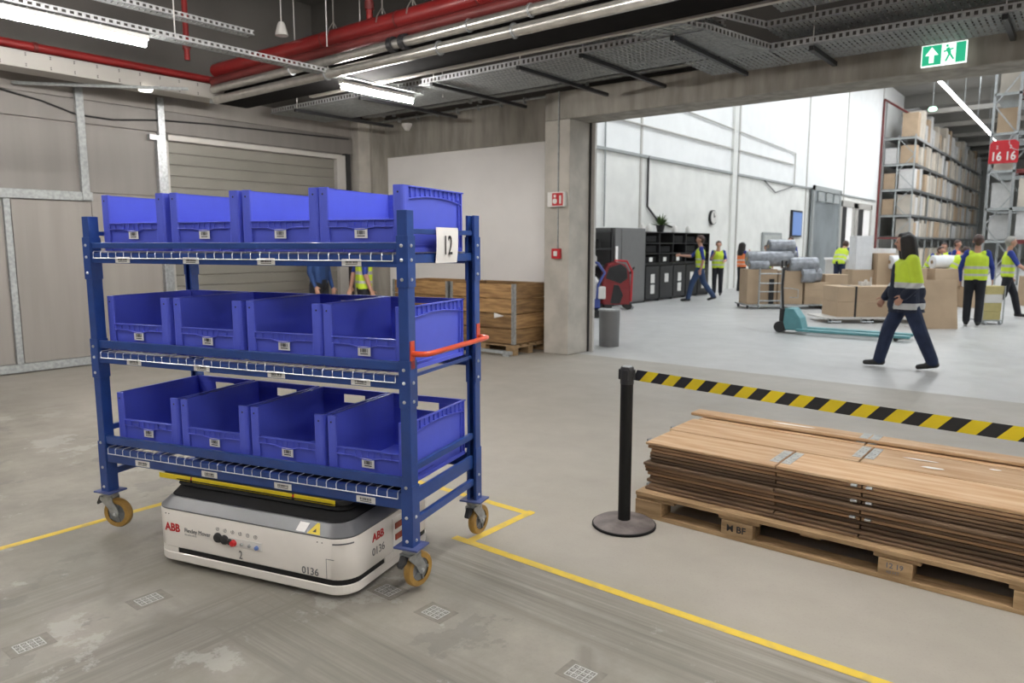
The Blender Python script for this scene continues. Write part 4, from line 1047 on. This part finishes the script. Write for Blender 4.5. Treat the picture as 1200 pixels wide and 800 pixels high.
        def jpick(a, q):
            z = q.z
            if q.y > .165*k and a == 0 and abs(q.x) < .12: return 2
            if a == 2 and (q-V['wrL']).length < .10*k and False: return 1
            if .755 < z < .835 or 1.02 < z < 1.085: return 1
            return 0 if z >= 1.085 else 2
        fuse('jacket', jc, vox, [jacket, M_REFL, M_NAVC], t, jpick, cut=(.715, 2))
        MB().box(-.005, .005, -.05, .05, -.035, .035).build('pocket_patch', M_REFL, t, loc=(V['pel'].x-.205*k, V['pel'].y+.01, .93)).rotation_euler = (R(35), 0, R(8))
    return t
walkw = dict(pel=(0, 0, .93), chest=(0, .02, 1.28), neck=(0, .02, 1.45), head=(0, .07, 1.60),
             hiL=(-.09, 0, .90), knL=(-.10, -.16, .50), anL=(-.10, -.33, .11), tL=(-.10, -.17, .045), hiR=(.09, 0, .90), knR=(.10, .16, .50), anR=(.10, .25, .09), tR=(.10, .41, .05),
             shL=(-.19, 0, 1.38), elL=(-.25, -.06, 1.12), wrL=(-.22, .07, .95), shR=(.19, 0, 1.38), elR=(.24, .06, 1.12), wrR=(.22, .20, .90))
person('woman with long dark hair in a yellow and navy jacket walking to the left', (-1.79, 10.1, 0), R(112), 1.71, walkw, shirt=M_NAVC, trous=M_TROU, hair=M_HAIR, long_sleeve=True, long_hair=True, vox=.0095, jacket=M_HIV)
walkm = dict(knL=(-.10, .2, .5), anL=(-.10, .30, .09), knR=(.10, -.10, .52), anR=(.10, -.38, .14), tR=(.10, -.24, .05), elR=(.22, .22, 1.20), wrR=(.15, .50, 1.22), elL=(-.24, -.06, 1.13), wrL=(-.24, .0, .86))
person('man in a yellow vest and jeans reaching to the black shelving', (-8.35, 18.65, 0), R(118), 1.78, walkm, vest=M_HIV, trous=mat('jeans', (.03, .06, .14), .8), vox=.014)
reach = dict(elR=(.22, .16, 1.16), wrR=(.10, .26, 1.38), elL=(-.24, .1, 1.14), wrL=(-.20, .32, 1.10))
person('person in a blue shirt and open yellow vest facing us behind the reaching man', (-8.92, 21.2, 0), R(200), 1.64, reach, vest=M_HIV, trous=M_TBLK, shirt=M_BLUC, vox=.015)
person('dark haired worker in an orange vest turned to the hall wall', (-9.0, 23.3, 0), R(-25), 1.60, reach, vest=M_HIO, trous=M_TBLK, hair=M_HAIR, vox=.015, long_hair=True)
person('worker behind the grey rolls, only head and yellow shoulder above them', (-7.8, 24.4, 0), R(160), 1.78, None, vest=M_HIV, vox=.016)
person('shorter worker behind the left grey rolls, face turned to us', (-8.45, 24.0, 0), R(190), 1.52, None, vest=M_HIV, shirt=M_WHITE, vox=.016)
bendf = dict(pel=(0, -.06, .93), chest=(0, .10, 1.22), neck=(0, .20, 1.36), head=(0, .31, 1.44), shL=(-.19, .17, 1.31), shR=(.19, .17, 1.31), elL=(-.22, .28, 1.05), elR=(.22, .28, 1.05), wrL=(-.15, .46, .92), wrR=(.15, .46, .92))
person('worker in a yellow vest bent over, back to us, by the sliding door', (-6.5, 25.3, 0), R(-15), 1.85, bendf, vest=M_HIV, trous=M_TROU, long_sleeve=True, vox=.016)
stand = dict(elL=(-.26, .0, 1.12), wrL=(-.24, .08, .88), elR=(.26, .02, 1.12), wrR=(.28, .12, .92), anR=(.09, -.10, .09), knR=(.1, .0, .5))
person('worker in a long blue sleeved shirt and yellow vest seen from behind at the right', (-1.74, 16.3, 0), R(8), 1.72, stand, vest=M_HIV, trous=M_TBLK, long_sleeve=True, vox=.013)
wk = dict(knL=(-.10, .18, .5), anL=(-.10, .28, .09), knR=(.10, -.06, .5), anR=(.10, -.34, .13), tR=(.1, -.2, .05), elR=(.30, .12, 1.16), wrR=(.36, .32, 1.0), elL=(-.24, -.04, 1.13), wrL=(-.2, .1, .9))
person('grey haired worker in a yellow vest with a bare arm stretched to the right', (-1.42, 18.6, 0), R(-75), 1.70, wk, vest=M_HIV, trous=M_TBLK, hair=M_HAIRG, vox=.013)
person('bending worker with blue sleeves behind the tall cardboard sheet', (-2.78, 21.3, 0), R(-60), 1.66, bendf, vest=M_HIV, vox=.015)
person('worker in yellow vest leaning in the far group behind the white rolls, left one', (-3.62, 23.6, 0), R(-120), 1.66, bendf, vest=M_HIV, vox=.016)
person('worker in orange vest in the far group under the long rack', (-3.15, 24.6, 0), R(-100), 1.66, None, vest=M_HIO, vox=.016)
person('worker in yellow vest standing in the far group, right behind the white rolls', (-3.6, 25.6, 0), R(170), 1.58, None, vest=M_HIV, vox=.016)
person('person in a blue jacket behind the cart, visible between its shelves', (-9.25, 6.85, 0), R(-70), 1.76, stand, shirt=mat('mid_blue_cloth', (.02, .06, .20), .8, var=.1), trous=M_TBLK, long_sleeve=True, vox=.014)
person('person in a yellow vest behind the cart, visible above the middle bins', (-8.62, 7.2, 0), R(-30), 1.74, dict(elL=(-.26, -.1, 1.14), wrL=(-.22, -.16, .92)), vest=M_HIV, trous=M_TBLK, vox=.013)

# ================================================================== hall furniture along the left wall
t = thing('grey_cabinet', 'tall grey cabinet standing at the near end of the black shelving', 'cabinet', (-9.98, 15.85, 0))
MB().box(0, .62, 0, 1.55, .05, 1.96).build('body', M_GREYC, t, bevel=.01)
MB().box(.62, .635, .30, 1.52, .10, 1.93).build('door', M_GREYC, t, bevel=.004); MB().box(.62, .632, .01, .12, .10, 1.5).build('white_edge', M_BOARD, t)
MB().box(0, .60, .02, 1.53, 0, .05).build('plinth', M_BLK, t)
t = thing('tool_shelf', 'dark open shelf with small items left of the grey cabinet', 'shelf', (-9.98, 14.4, 0))
for z in (.05, .55, 1.0, 1.42, 1.85): MB().box(0, .6, 0, 1.35, z, z+.03).build('shelf_board', M_BLK, t)
for y in (0, 1.31):
    for x in (0, .56): MB().box(x, x+.04, y, y+.04, 0, 1.95).build('post', M_BLK, t)
MB().box(.0, .02, 0, 1.35, 0, 1.9).build('back_panel', M_BLK, t)
for k, (y, z, h) in enumerate(((.2, 1.45, .2), (.6, 1.45, .28), (1.0, 1.45, .22), (.3, 1.03, .2), (.85, 1.03, .3), (.3, .58, .3), (.95, .58, .25))):
    o = tag(MB().lathe([(0, 0), (.07, 0), (.075, h*.7), (.03, h*.85), (.03, h), (0, h)], n=12).build('canister', M_WHITE if k in (1, 4) else M_BLK, loc=(-9.6, 14.4+y, z)), '%s canister %s on the dark open shelf' % ('white' if k in (1, 4) else 'black', ['on the top board, left', 'on the top board, middle', 'on the top board, right', 'on the third board, left', 'on the third board, right', 'on the second board, left', 'on the second board, right'][k]), 'canister')
t = thing('black_shelving', 'long black shelving unit against the hall wall', 'shelving', (-9.98, 17.45, 0))
Ls = 4.1; nb = 5
for i in range(nb+1): MB().box(0, .6, i*Ls/nb-.02, i*Ls/nb+.02, 0, 1.88).build('divider', M_BLK, t)
for z in (.03, .98, 1.02, 1.28, 1.56, 1.86): MB().box(0, .6, 0, Ls, z, z+.025).build('shelf_board', M_BLK, t)
MB().box(0, .015, 0, Ls, .9, 1.2).build('back_panel', M_BLK, t)
for i in range(nb):
    b = MB().box(.58, .62, i*Ls/nb+.03, (i+1)*Ls/nb-.03, .07, .95).build('door', M_BLK, t, bevel=.006)
    for z in ((.62,) if i % 2 else (.62, .33)): MB().box(.62, .625, i*Ls/nb+.30, i*Ls/nb+.52, z-.12, z+.12).build('paper', M_PAPER, b)
for i in range(nb):
    for j, z in enumerate((1.05, 1.31, 1.59)):
        if (i+j) % 4 == 3: continue
        hh2 = (.16, .2, .18)[(i+j) % 3]
        o = thing('storage_box', 'black storage box, %s row, bay %s from the cabinet' % (['lower', 'middle', 'upper'][j], ['first', 'second', 'third', 'fourth', 'fifth'][i]), 'box', (-9.8, 17.45+i*Ls/nb+.1, z), 0, 'black boxes in the shelving')
        m = MB(); m.box(0, .38, 0, .02, 0, hh2).box(0, .38, .58, .6, 0, hh2).box(0, .02, 0, .6, 0, hh2).box(.36, .38, 0, .6, 0, hh2).box(0, .38, 0, .6, 0, .02); m.build('shell', M_RUB, o)
        if (i*3+j) % 3 == 0: MB().box(.38, .385, .2, .38, .03, .14).build('paper', M_PAPER, o)
t = thing('potted_plant', 'small green potted plant on top of the black shelving', 'plant', (-9.7, 18.9, 1.885))
MB().lathe([(0, 0), (.09, 0), (.13, .2), (.11, .2), (0, .17)], n=14).build('pot', M_BLK, t)
m = MB()
for k in range(60):
    a, e = random.uniform(0, 2*PI), random.uniform(.1, 1.3); d = Vector((math.cos(a)*math.cos(e), math.sin(a)*math.cos(e), math.sin(e))); L_ = random.uniform(.2, .38)
    p0 = Vector((0, 0, .18)); p1 = p0+d*L_; s_ = d.cross(Vector((0, 0, 1))).normalized()*.03; mid = p0+d*L_*.6
    m.add([p0, mid+s_, p1, mid-s_, mid+Vector((0, 0, .01))], [(0, 1, 4), (1, 2, 4), (2, 3, 4), (3, 0, 4)])
m.build('foliage', M_GREEN, t)
for k, y in enumerate((17.75, 18.15, 19.7, 20.6)):
    o = tag(MB().lathe([(0, 0), (.08, 0), (.09, .12), (.04, .2), (0, .21)], n=12).build('white_jug', M_WHITE, loc=(-9.65, y, 1.885)), 'small white jug on top of the shelving, %s' % ['nearest the cabinet', 'just left of the plant', 'right of the plant', 'at the far end'][k], 'jug')
# floor scrubber
t = thing('floor_scrubber', 'dark red and black floor cleaning machine before the cabinet', 'machine', (-8.95, 15.25, 0), R(38.6))
prof = [(-.36, .12), (-.40, .45), (-.36, .85), (-.25, 1.08), (-.05, 1.14), (.18, 1.08), (.27, .9), (.30, .5), (.30, .12)]
m = MB(); m.loft([[(x*.93, -.26, .12+(z-.12)*.96) for x, z in prof], [(x, -.22, z) for x, z in prof], [(x, .22, z) for x, z in prof], [(x*.93, .26, .12+(z-.12)*.96) for x, z in prof]]); m.build('tank', M_REDM, t, bevel=.02)
MB().prism([(-.30, .75), (-.22, 1.0), (.05, 1.09), (.2, .98), (.22, .75), (.05, .62), (-.1, .68)], -.285, -.24, 'y').build('side_cover', M_BLK, t, bevel=.01)
MB().prism([(-.18, .15), (-.10, .6), (.02, .58), (.12, .35), (.05, .15)], -.275, -.24, 'y').build('side_cover', M_BLK, t, bevel=.01)
MB().tube([(.28, -.2, .85), (.38, -.2, 1.0), (.38, .2, 1.0), (.28, .2, .85)], .022, 8).build('handle', M_BLK, t)
MB().tube([(.31, -.25, .2), (.33, -.25, .9), (.2, -.25, 1.15), (-.1, -.25, 1.17)], .025, 8).build('red_trim', M_SRED, t)
for x in (-.22, .25): MB().cyl((x, -.25, .09), (x, -.18, .09), .09, 18).build('wheel', M_BLK, t); MB().cyl((x, .18, .09), (x, .25, .09), .09, 18).build('wheel', M_BLK, t)
MB().cyl((.34, -.22, .05), (.34, -.16, .05), .05, 14).build('caster_wheel', M_GALV, t)
t = thing('walk_behind_sweeper', 'small blue and white cleaning machine on a dark base by the pillar', 'machine', (-8.25, 13.25, 0), R(38.6))
MB().lathe([(0, .03), (.26, .03), (.27, .14), (.2, .18), (0, .2)], (.08, 0, 0), 24).build('brush_deck', M_BLK, t)
MB().lathe([(0, .2), (.14, .2), (.17, .45), (.15, .75), (.08, .86), (0, .88)], (-.1, 0, 0), 18).build('tank', M_WHITE, t)
MB().tube([(-.02, -.15, .25), (.0, -.17, .7), (.14, -.12, .95), (.0, -.1, 1.15), (-.15, 0, 1.2)], .03, 8).build('handle', M_BLUEM, t)
MB().box(.0, .16, -.2, -.05, .4, .66).build('white_box', M_WHITE, t, bevel=.02); MB().box(-.15, .05, -.18, .1, .2, .4).build('motor', M_BLUEM, t, bevel=.02)

# ================================================================== trolleys, boxes, rolls in the hall
IR = R(38.6)   # these stand square to the view of the walkway
t = thing('roll_trolley', 'flat trolley with a ladder-like end frame carrying boxes and grey rolls', 'trolley', (-6.0, 17.6, 0), IR)
MB().box(-.68, 1.3, -.05, .75, .08, .11).build('deck', M_GALV, t)
for x, y in ((-.6, 0), (1.2, 0), (-.6, .7), (1.2, .7)): MB().cyl((x-.02, y, .045), (x+.02, y, .045), .045, 12).build('wheel', M_BLK, t)
m = MB()
for x in (-.36, .18): m.tube([(x, -.08, .03), (x, -.08, .98)], .02, 8)
for z in (.1, .2, .42, .62, .85): m.tube([(-.36, -.08, z), (.18, -.08, z)], .015, 8)
m.build('ladder_frame', M_GALV, t)
def wbox(name, label, loc, rot, sx, sy, sz, m_=M_CARD, cat='box', group=None, flaps=True):
    t = thing(name, label, cat, loc, rot, group)
    MB().box(0, sx, 0, sy, 0, sz).build('carton', m_, t, bevel=.006)
    if flaps: MB().box(-.001, sx+.001, sy/2-.03, sy/2+.03, sz-.06, sz+.002).build('packing_tape', M_CARDD, t)
    return t
def L2W(o, rot, x, y, z=0): c_, s_ = math.cos(rot), math.sin(rot); return (o[0]+x*c_-y*s_, o[1]+x*s_+y*c_, z)
TO = (-6.0, 17.6)
wbox('large_carton', 'large brown carton at the left on the roll trolley', L2W(TO, IR, -.62, .02, .11), IR, .72, .6, .84)
wbox('large_carton', 'large brown carton in the middle of the roll trolley', L2W(TO, IR, .12, .0, .11), IR, .60, .6, .80)
o = tag(MB().box(-.1, .02, -.012, -.002, .12, .72).build('brown_strap', M_BLK, loc=(*L2W(TO, IR, .0, 0)[:2], .0), rot=IR), 'dark vertical strip behind the ladder frame', 'strip')
for k in range(3): wbox('flat_carton', 'flat brown carton, %s of the pile at the right of the roll trolley' % ['lowest', 'middle', 'topmost'][k], L2W(TO, IR, .76, -.02, .111+k*.175), IR, .58, .5, .172)
wbox('open_carton', 'brown carton standing right of the roll trolley', L2W((-5.06, 18.5), IR, 0, 0, 0.1), IR, .55, .5, .72)
o = tag(MB().box(0, .8, -.1, .7, .03, .1).build('low_pallet', M_PAL, loc=(*L2W((-5.06, 18.5), IR, -.1, 0)[:2], 0), rot=IR), 'low pallet under the carton right of the roll trolley', 'pallet')
def roll(label, x0, x1, y, z, r, m_=M_WRAP, O=TO, tilt=0):
    t = thing('wrapped_roll', label, 'roll', L2W(O, IR, x0, y, z), IR)
    n = 20; loops = []; L_ = x1-x0; r = r*1.12
    for u, rr in ((0, .3), (.0, .9), (.03, 1), (.35, .97), (.5, 1.02), (.7, .97), (.97, 1), (1, .9), (1, .3)):
        loops.append([(u*L_, math.cos(2*PI*k/n)*r*rr*(1+.04*math.sin(5*k+u*9)), math.sin(2*PI*k/n)*r*rr*(1+.04*math.cos(3*k+u*7))+tilt*u) for k in range(n)])
    m = MB(); m.smooth = True; m.loft(loops); m.build('film', m_, t)
    MB().cyl((-.01, 0, 0), (.01, 0, 0), r*.28, 12).build('core', M_CARDD, t)
roll('grey wrapped roll, long one at the left of the upper layer', -.58, .50, .25, 1.20, .165)
roll('grey wrapped roll lying topmost on the pile', .0, .62, .45, 1.49, .155)
roll('grey wrapped roll, lowest left, resting on the left carton', -.56, -.1, -.0+.1, 1.045, .10)
roll('grey wrapped roll in the middle, right of the handle', .40, 1.08, .15, 1.05, .17)
roll('grey wrapped roll with open end, lower right of the pile', .66, .97, -.0, .80, .15)
roll('grey wrapped roll at the far right end of the pile', .98, 1.2, .22, .80, .15)
roll('short grey roll behind the topmost one', .55, .72, .55, 1.25, .13)
# teal pallet jack
t = thing('pallet_jack', 'teal hand pallet jack with long forks in the hall walkway', 'pallet jack', (-4.15, 13.05, 0), R(2))
m = MB(); m.prism([(-.0, .06), (.30, .06), (.24, .28), (.12, .44), (-.02, .44), (-.04, .2)], -.18, .18, 'y'); m.build('body', M_TEAL, t, bevel=.01)
for y in (-.27, .11): 
    MB().box(.2, 1.95, y, y+.16, .055, .10).build('fork', M_TEAL, t, bevel=.01); MB().cyl((1.75, y+.03, .035), (1.75, y+.13, .035), .035, 12).build('roller', M_BLK, t)
for y in (-.12, .04): MB().cyl((-.12, y, .10), (-.12, y+.07, .10), .10, 20).build('steer_wheel', M_BLK, t)
MB().cyl((-.1, 0, .18), (-.1, 0, .42), .06, 14).build('pump', M_BLK, t)
m = MB().tube([(-.1, 0, .35), (-.13, 0, .8), (-.12, 0, 1.15)], .022, 8); m.tube([(-.12, -.02, 1.13), (-.12, -.12, 1.16), (-.12, -.12, 1.26), (-.12, .12, 1.26), (-.12, .12, 1.16), (-.12, .02, 1.13)], .016, 8); m.build('handle', M_BLK, t)
MB().tube([(-.12, 0, .78), (.02, .0, .78), (.14, 0, .76), (.14, 0, .62), (.0, 0, .62)], .008, 6).build('wire_hook', M_GALV, t)
# long boxes on the flat cart
FO = (-3.62, 15.42)
t = thing('flat_cart', 'low white flat cart under the long brown boxes', 'trolley', (*FO, 0), IR)
MB().box(-.62, 1.75, -.06, .8, .085, .12).build('deck', M_WHITE, t, bevel=.004)
m = MB()
for x in (-.55, .1, 1.2): m.tube([(x, -.06, .1), (x, -.06, .03), (x+.25, -.06, .03)], .015, 6)
m.build('runner', M_GALV, t)
for x in (-.5, .2, .35, 1.6): MB().cyl((x, -.03, .04), (x, .01, .04), .04, 12).build('wheel', M_BLK, t)
for k in range(2): wbox('long_carton', 'long brown carton, %s of the strapped pair on the flat cart' % ['lower', 'upper'][k], L2W(FO, IR, -.36, 0, .121+k*.30), IR, 1.62, .7, .298, flaps=False)
o = thing('strap', 'dark strap around the strapped pair of long cartons', 'strap', L2W(FO, IR, 0, 0), IR)
MB().box(-.02, .02, -.006, .0, .12, .725).box(-.02, .02, -.006, .7, .719, .725).build('band', M_BLK, o)
t = tag(MB().prism([(0, 0), (.06, 0), (.06, .1), (.2, .1), (.2, .16), (0, .16)], 0, .08, 'z').build('small_white_parts', M_WHITE, loc=(*L2W(FO, IR, .2, .2)[:2], .722), rot=IR), 'small white angle part lying on the long cartons', 'part')
tag(MB().lathe([(0, 0), (.03, 0), (.03, .12), (0, .12)], n=10).build('white_bottle', M_WHITE, loc=(*L2W(FO, IR, .32, .3)[:2], .722)), 'small white bottle on the long cartons, left', 'bottle')
tag(MB().lathe([(0, 0), (.028, 0), (.012, .1), (.012, .17), (0, .17)], n=10).build('white_bottle', M_WHITE, loc=(*L2W(FO, IR, .42, .3)[:2], .722)), 'narrow white bottle on the long cartons, next to the first', 'bottle')
# standing sheet
t = thing('cardboard_sheet', 'tall upright cardboard sheet leaning on the boxes behind the woman', 'cardboard', (-2.43, 15.05, 0), IR)
o = MB().add([(0, 0, .0), (.72, 0, .0), (.72, .015, 0), (0, .015, 0), (0, .14, .90), (.72, .14, .90), (.72, .155, .90), (0, .155, .90)], [(3, 2, 1, 0), (4, 5, 6, 7), (0, 1, 5, 4), (1, 2, 6, 5), (2, 3, 7, 6), (3, 0, 4, 7)]).build('sheet', M_CARD, t)
# boxes and wrapped packs behind
BO = (-4.6, 20.2)
wbox('tall_white_pack', 'tall white wrapped pack left of the woman', L2W(BO, IR, -.22, .0, .9), IR, .42, .4, .86, M_WRAPW, 'pack', flaps=False)
wbox('brown_carton', 'brown carton under the tall white pack', L2W(BO, IR, -.30, -.02, 0), IR, .62, .6, .9)
wbox('brown_carton', 'tall brown carton right of the tall white pack', L2W(BO, IR, .27, -.15, 0), IR, .42, .6, 1.32)
wbox('brown_carton', 'brown carton below the left white roll', L2W(BO, IR, .62, -.45, 0), IR, .75, .6, .94)
wbox('white_film_pack', 'crumpled white film pack on the tall brown carton', L2W(BO, IR, .1, .1, 1.32), IR, .75, .4, .12, M_WRAPW, 'pack', flaps=False)
roll('white wrapped roll just left of the woman', .55, 1.15, -.2, 1.10, .155, M_WRAPW, BO)
roll('white wrapped roll just right of the woman', 1.62, 2.2, -.2, 1.10, .155, M_WRAPW, BO)
wbox('brown_carton', 'strapped brown carton below the right white roll', L2W(BO, IR, 1.55, -.5, 0), IR, .72, .6, .94)
wbox('white_pack', 'small white pack beside the bending worker', L2W(BO, IR, 2.2, -.8, .5), IR, .32, .3, .42, M_WRAPW, 'pack', flaps=False)
wbox('brown_carton', 'brown carton under the small white pack', L2W(BO, IR, 2.1, -.85, 0), IR, .5, .45, .5)
wbox('brown_carton', 'brown carton at the right edge behind the grey haired worker', (-1.1, 22.2, 0), IR, 1.1, .6, .75)
wbox('brown_carton', 'low brown carton behind the roll trolley near the bent worker', L2W((-5.2, 21.5), IR, 0, 0), IR, .6, .5, .75)
t = thing('white_counter', 'white counter in front of the sliding door', 'counter', (-8.3, 30.2, 0), R(20))
MB().box(0, 2.6, 0, .6, .95, 1.02).build('worktop', M_BOARD, t); MB().box(.05, 2.55, .05, .55, 0, .95).build('body', M_FRAME, t)
# small cart with yellow boxes
t = thing('small_hand_cart', 'small white hand cart loaded with yellow boxes at the right', 'trolley', (-1.62, 16.65, 0), IR)
MB().box(0, .42, 0, .35, .06, .09).build('deck', M_GALV, t)
m = MB()
for x in (.01, .41): m.tube([(x, .0, .02), (x, 0, .75)], .012, 6)
m.build('frame', M_GALV, t)
for x in (.06, .36): MB().cyl((x-.02, 0, .035), (x+.02, 0, .035), .035, 10).build('wheel', M_GALV, t)
for k in range(4):
    wbox('yellow_box', 'pale %s box, %s on the small hand cart' % (['yellow', 'yellow', 'white', 'yellow'][k], ['lowest', 'second', 'third', 'topmost'][k]), L2W((-1.62, 16.65), IR, .04+.01*k, .03, .091+k*.165), IR, .34, .28, .162, [mat('pale_yellow', (.55, .47, .2), .6), mat('pale_yellow', (.55, .47, .2), .6), M_WHITE, mat('pale_yellow', (.55, .47, .2), .6)][k], flaps=False)

# ================================================================== racks
def lattice(m, x0, x1, y, z0, z1, step=1.1, w=.07):
    m.box(x0, x0+w, y, y+w, z0, z1).box(x1-w, x1, y, y+w, z0, z1)
    z = z0+.2; f = 1
    while z+step < z1:
        m.obox((x0+w/2 if f > 0 else x1-w/2, y+w/2, z), (x1-w/2 if f > 0 else x0+w/2, y+w/2, z+step), .05, .04); z += step; f = -f
RK = thing('pallet_rack', 'long high grey pallet rack along the left side of the far hall', 'rack', (0, 0, 0))
RX0, RX1, RY0, RY1 = -9.9, -8.25, 46.2, 76
LV = (1.98, 3.22, 4.65, 6.05, 7.5)
for i in range(13):
    y = RY0+i*2.48; m = MB(); lattice(m, RX0+.75, RX1, y, 0, 7.9 if i else 7.6, .9); 
    if i == 0: m.box(RX0, RX0+.07, y, y+.07, 0, 9.6)
    m.build('upright_frame', M_GALVM, RK)
for z in LV:
    for x in (RX0+.75, RX1-.07): MB().box(x, x+.07, RY0, RY1, z-.13, z).build('beam', M_GALV, RK)
    MB().box(RX0, RX1, RY0-.02, RY0+.06, z-.14, z-.04).build('end_beam', M_GALVM if z > 2 else M_REDD, RK)
    MB().box(RX0, RX1-.07, RY0, RY1, z-.03, z-.005).build('deck', M_GREYC, RK)
cable('red_upright', [(-9.95, 46.0, 0), (-9.95, 46.0, 9.6)], .06, M_REDD, 'thin red vertical pipe at the corner of the long rack', 'pipe')
cable('red_upright', [(-9.95, 46.0, 9.6), (-8.6, 48.5, 8.7)], .06, M_REDD, 'slanting red pipe over the top of the long rack', 'pipe')
cm = [M_PALE, M_CARD, mat('white_carton', (.66, .65, .64), .7, tint=.15), M_PALE]
shared = {}
def rcarton(x0, x1, y0, y1, z, h, label, group):
    key = (round(x1-x0, 2), round(y1-y0, 2), round(h, 1), random.randint(0, 3))
    if key not in shared:
        bm_ = MB().box(0, x1-x0, 0, y1-y0, 0, h); o = bm_.build('carton', cm[key[3]]); shared[key] = o.data
    else:
        o = bpy.data.objects.new('carton', shared[key]); COL.objects.link(o)
    o.location = (x0, y0, z+.002); return tag(o, label, 'carton', group)
lvn = ['first', 'second', 'third', 'fourth', 'top']
for li, z in enumerate(LV):
    gap = (LV[li+1]-z-.16) if li < 4 else 1.75
    y = RY0+.25; k = 0
    while y < RY1-1.3:
        if (k*7+li*3) % 11 != 5:
            h = round(gap*random.choice((.78, .85, .9, .95)) if li < 4 else random.choice((.9, 1.3, 1.6)), 1)
            rcarton(-9.05, RX1-.02, y, y+.72, z, min(h, gap-.05), 'pale stacked carton on the %s beam level of the long rack' % lvn[li], 'cartons on the %s level of the long rack' % lvn[li])
        y += .8; k += 1
    if li in (1, 2, 3): rcarton(-9.85, -9.25, RY0+.3, RY0+1.2, z, gap*.7, 'carton beside the hall wall on the %s level at the end of the long rack' % lvn[li], 'cartons at the wall end of the long rack')
y = RY0+.3
while y < RY1-2:
    rcarton(-9.05, RX1-.02, y, y+1.1, 0, 1.3, 'pale carton standing on the floor under the long rack', 'cartons on the floor under the long rack'); y += 1.6
# right rack
RR = thing('pallet_rack', 'tall lattice rack with red numbered signs at the right edge of the hall', 'rack', (0, 0, 0))
m = MB(); lattice(m, -3.12, -2.32, 30, 0, 9.8, 1.0, .08); m.build('upright_frame', M_GALV, RR)
m = MB(); lattice(m, -3.0, -2.2, 33.5, 0, 9.8, 1.0, .08); m.build('upright_frame', M_GALVM, RR)
m = MB(); lattice(m, .6, 1.4, 30, 0, 9.8, 1.0, .08); m.build('upright_frame', M_GALV, RR)
for li, z in enumerate((1.7, 2.8, 4.05, 5.3, 6.6)):
    for y in (30.02, 31.1): MB().box(-2.4, .7, y, y+.06, z-.14, z).build('beam', M_REDD if li % 2 == 0 else M_GALVM, RR)
    MB().box(-3.1, -2.3, 30, 33.6, z-.1, z-.02).build('end_beam', M_GALVM, RR)
    MB().box(-2.4, .7, 30.05, 31.1, z-.03, z-.005).build('deck', M_GREYC, RR)
    for k, x in enumerate((-2.2, -1.2, -.2)):
        if (li+k) % 4 != 2: rcarton(x, x+.9, 30.15, 31.0, z, .95, 'grey wrapped pallet load, %s level, bay %s of the right rack' % (lvn[li], ['one', 'two', 'three'][k]), 'pallet loads in the right rack')
    rcarton(-3.0, -2.42, 30.5, 31.4, z, .85, 'pale load behind the lattice on the %s level of the right rack' % lvn[li], 'loads behind the lattice')
sg = thing('aisle_sign', 'red aisle sign with two white numbers 16 on the right rack', 'sign', (-2.70, 29.955, 4.62))
MB().prism([(-.42, -.36), (-.40, .30), (-.30, .40), (.30, .40), (.42, .30), (.42, -.36)], 0, .04, 'y').build('panel', M_SRED, sg, bevel=.01)
for x in (-.36, .04): text('16', .40, sg, 'number', M_WHITE, face_mtx((x, -.01, -.26), nf), sx=.8, off=.008)
for x in (-.22, .16): text('2', .16, sg, 'number', M_WHITE, face_mtx((x, -.01, .12), nf), sx=.8)
wheel_ = tag(MB().tube([(-2.25+.3*math.cos(2*PI*k/24), 29.8, 4.95+.3*math.sin(2*PI*k/24)) for k in range(25)], .012, 6).build('wire_hoop', M_GALV), 'thin wire hoop beside the red aisle sign', 'hoop')
# hall roof: beams, skylights, lamps
for i in range(11):
    y = 14+i*7.5; struct(MB().box(-10.02, 30, y, y+.35, 9.9, 10.6).build('trim_%d' % (40+i), M_CEILW))
for i in range(6):
    o = tag(MB().obox((-9.8, 50+i*6, 9.3), (10, 50+i*6, 9.3), .2, .25).build('roof_rail', M_TRUNK), 'pale crosswise roof rail over the racks, %s from the front' % ['first', 'second', 'third', 'fourth', 'fifth', 'sixth'][i], 'rail')
for i in range(4):
    for j in range(7):
        x = -7.5+i*8.5; y = 11+j*7.5+ .9
        if (i == 0 and j > 4): continue
        struct(MB().box(x, x+3.2, y, y+5.2, 10.5, 10.58).build('window_%d' % (10+i*7+j), M_SKY))
t = thing('strip_lamp', 'long bright strip lamp receding over the rack aisle', 'lamp', (-5.45, 34.3, 8.0))
for k in range(16): MB().box(-.05, .05, k*1.5, k*1.5+1.42, 0, .06).build('tube', M_STRIP, t)
MB().box(-.06, .06, 0, 24, .06, .12).build('housing', M_GALVM, t)
for k in range(5): MB().cyl((0, 2+k*5, .1), (0, 2+k*5, 2.6), .015, 6).build('hanger_rod', M_GALV, t)
t = thing('strip_lamp', 'short slanting lamp tube seen through the right lattice', 'lamp', (-2.1, 36, 7.4)); MB().box(-.04, .04, 0, 8, 0, .06).build('tube', M_STRIP, t); MB().cyl((0, 4, .05), (0, 4, 3.2), .015, 6).build('hanger_rod', M_GALV, t)
t = thing('green_lamp', 'round greenish hanging lamp left of the strip lamp', 'lamp', (-6.71, 40.95, 8.0)); MB().lathe([(0, -.1), (.15, -.08), (.2, 0), (.15, .1), (0, .12)], n=14).build('shade', mat('green_glow', (.6, 1, .75), emit=1.3), t); MB().cyl((0, 0, .1), (0, 0, 2.6), .012, 6).build('cord', M_GALV, t)
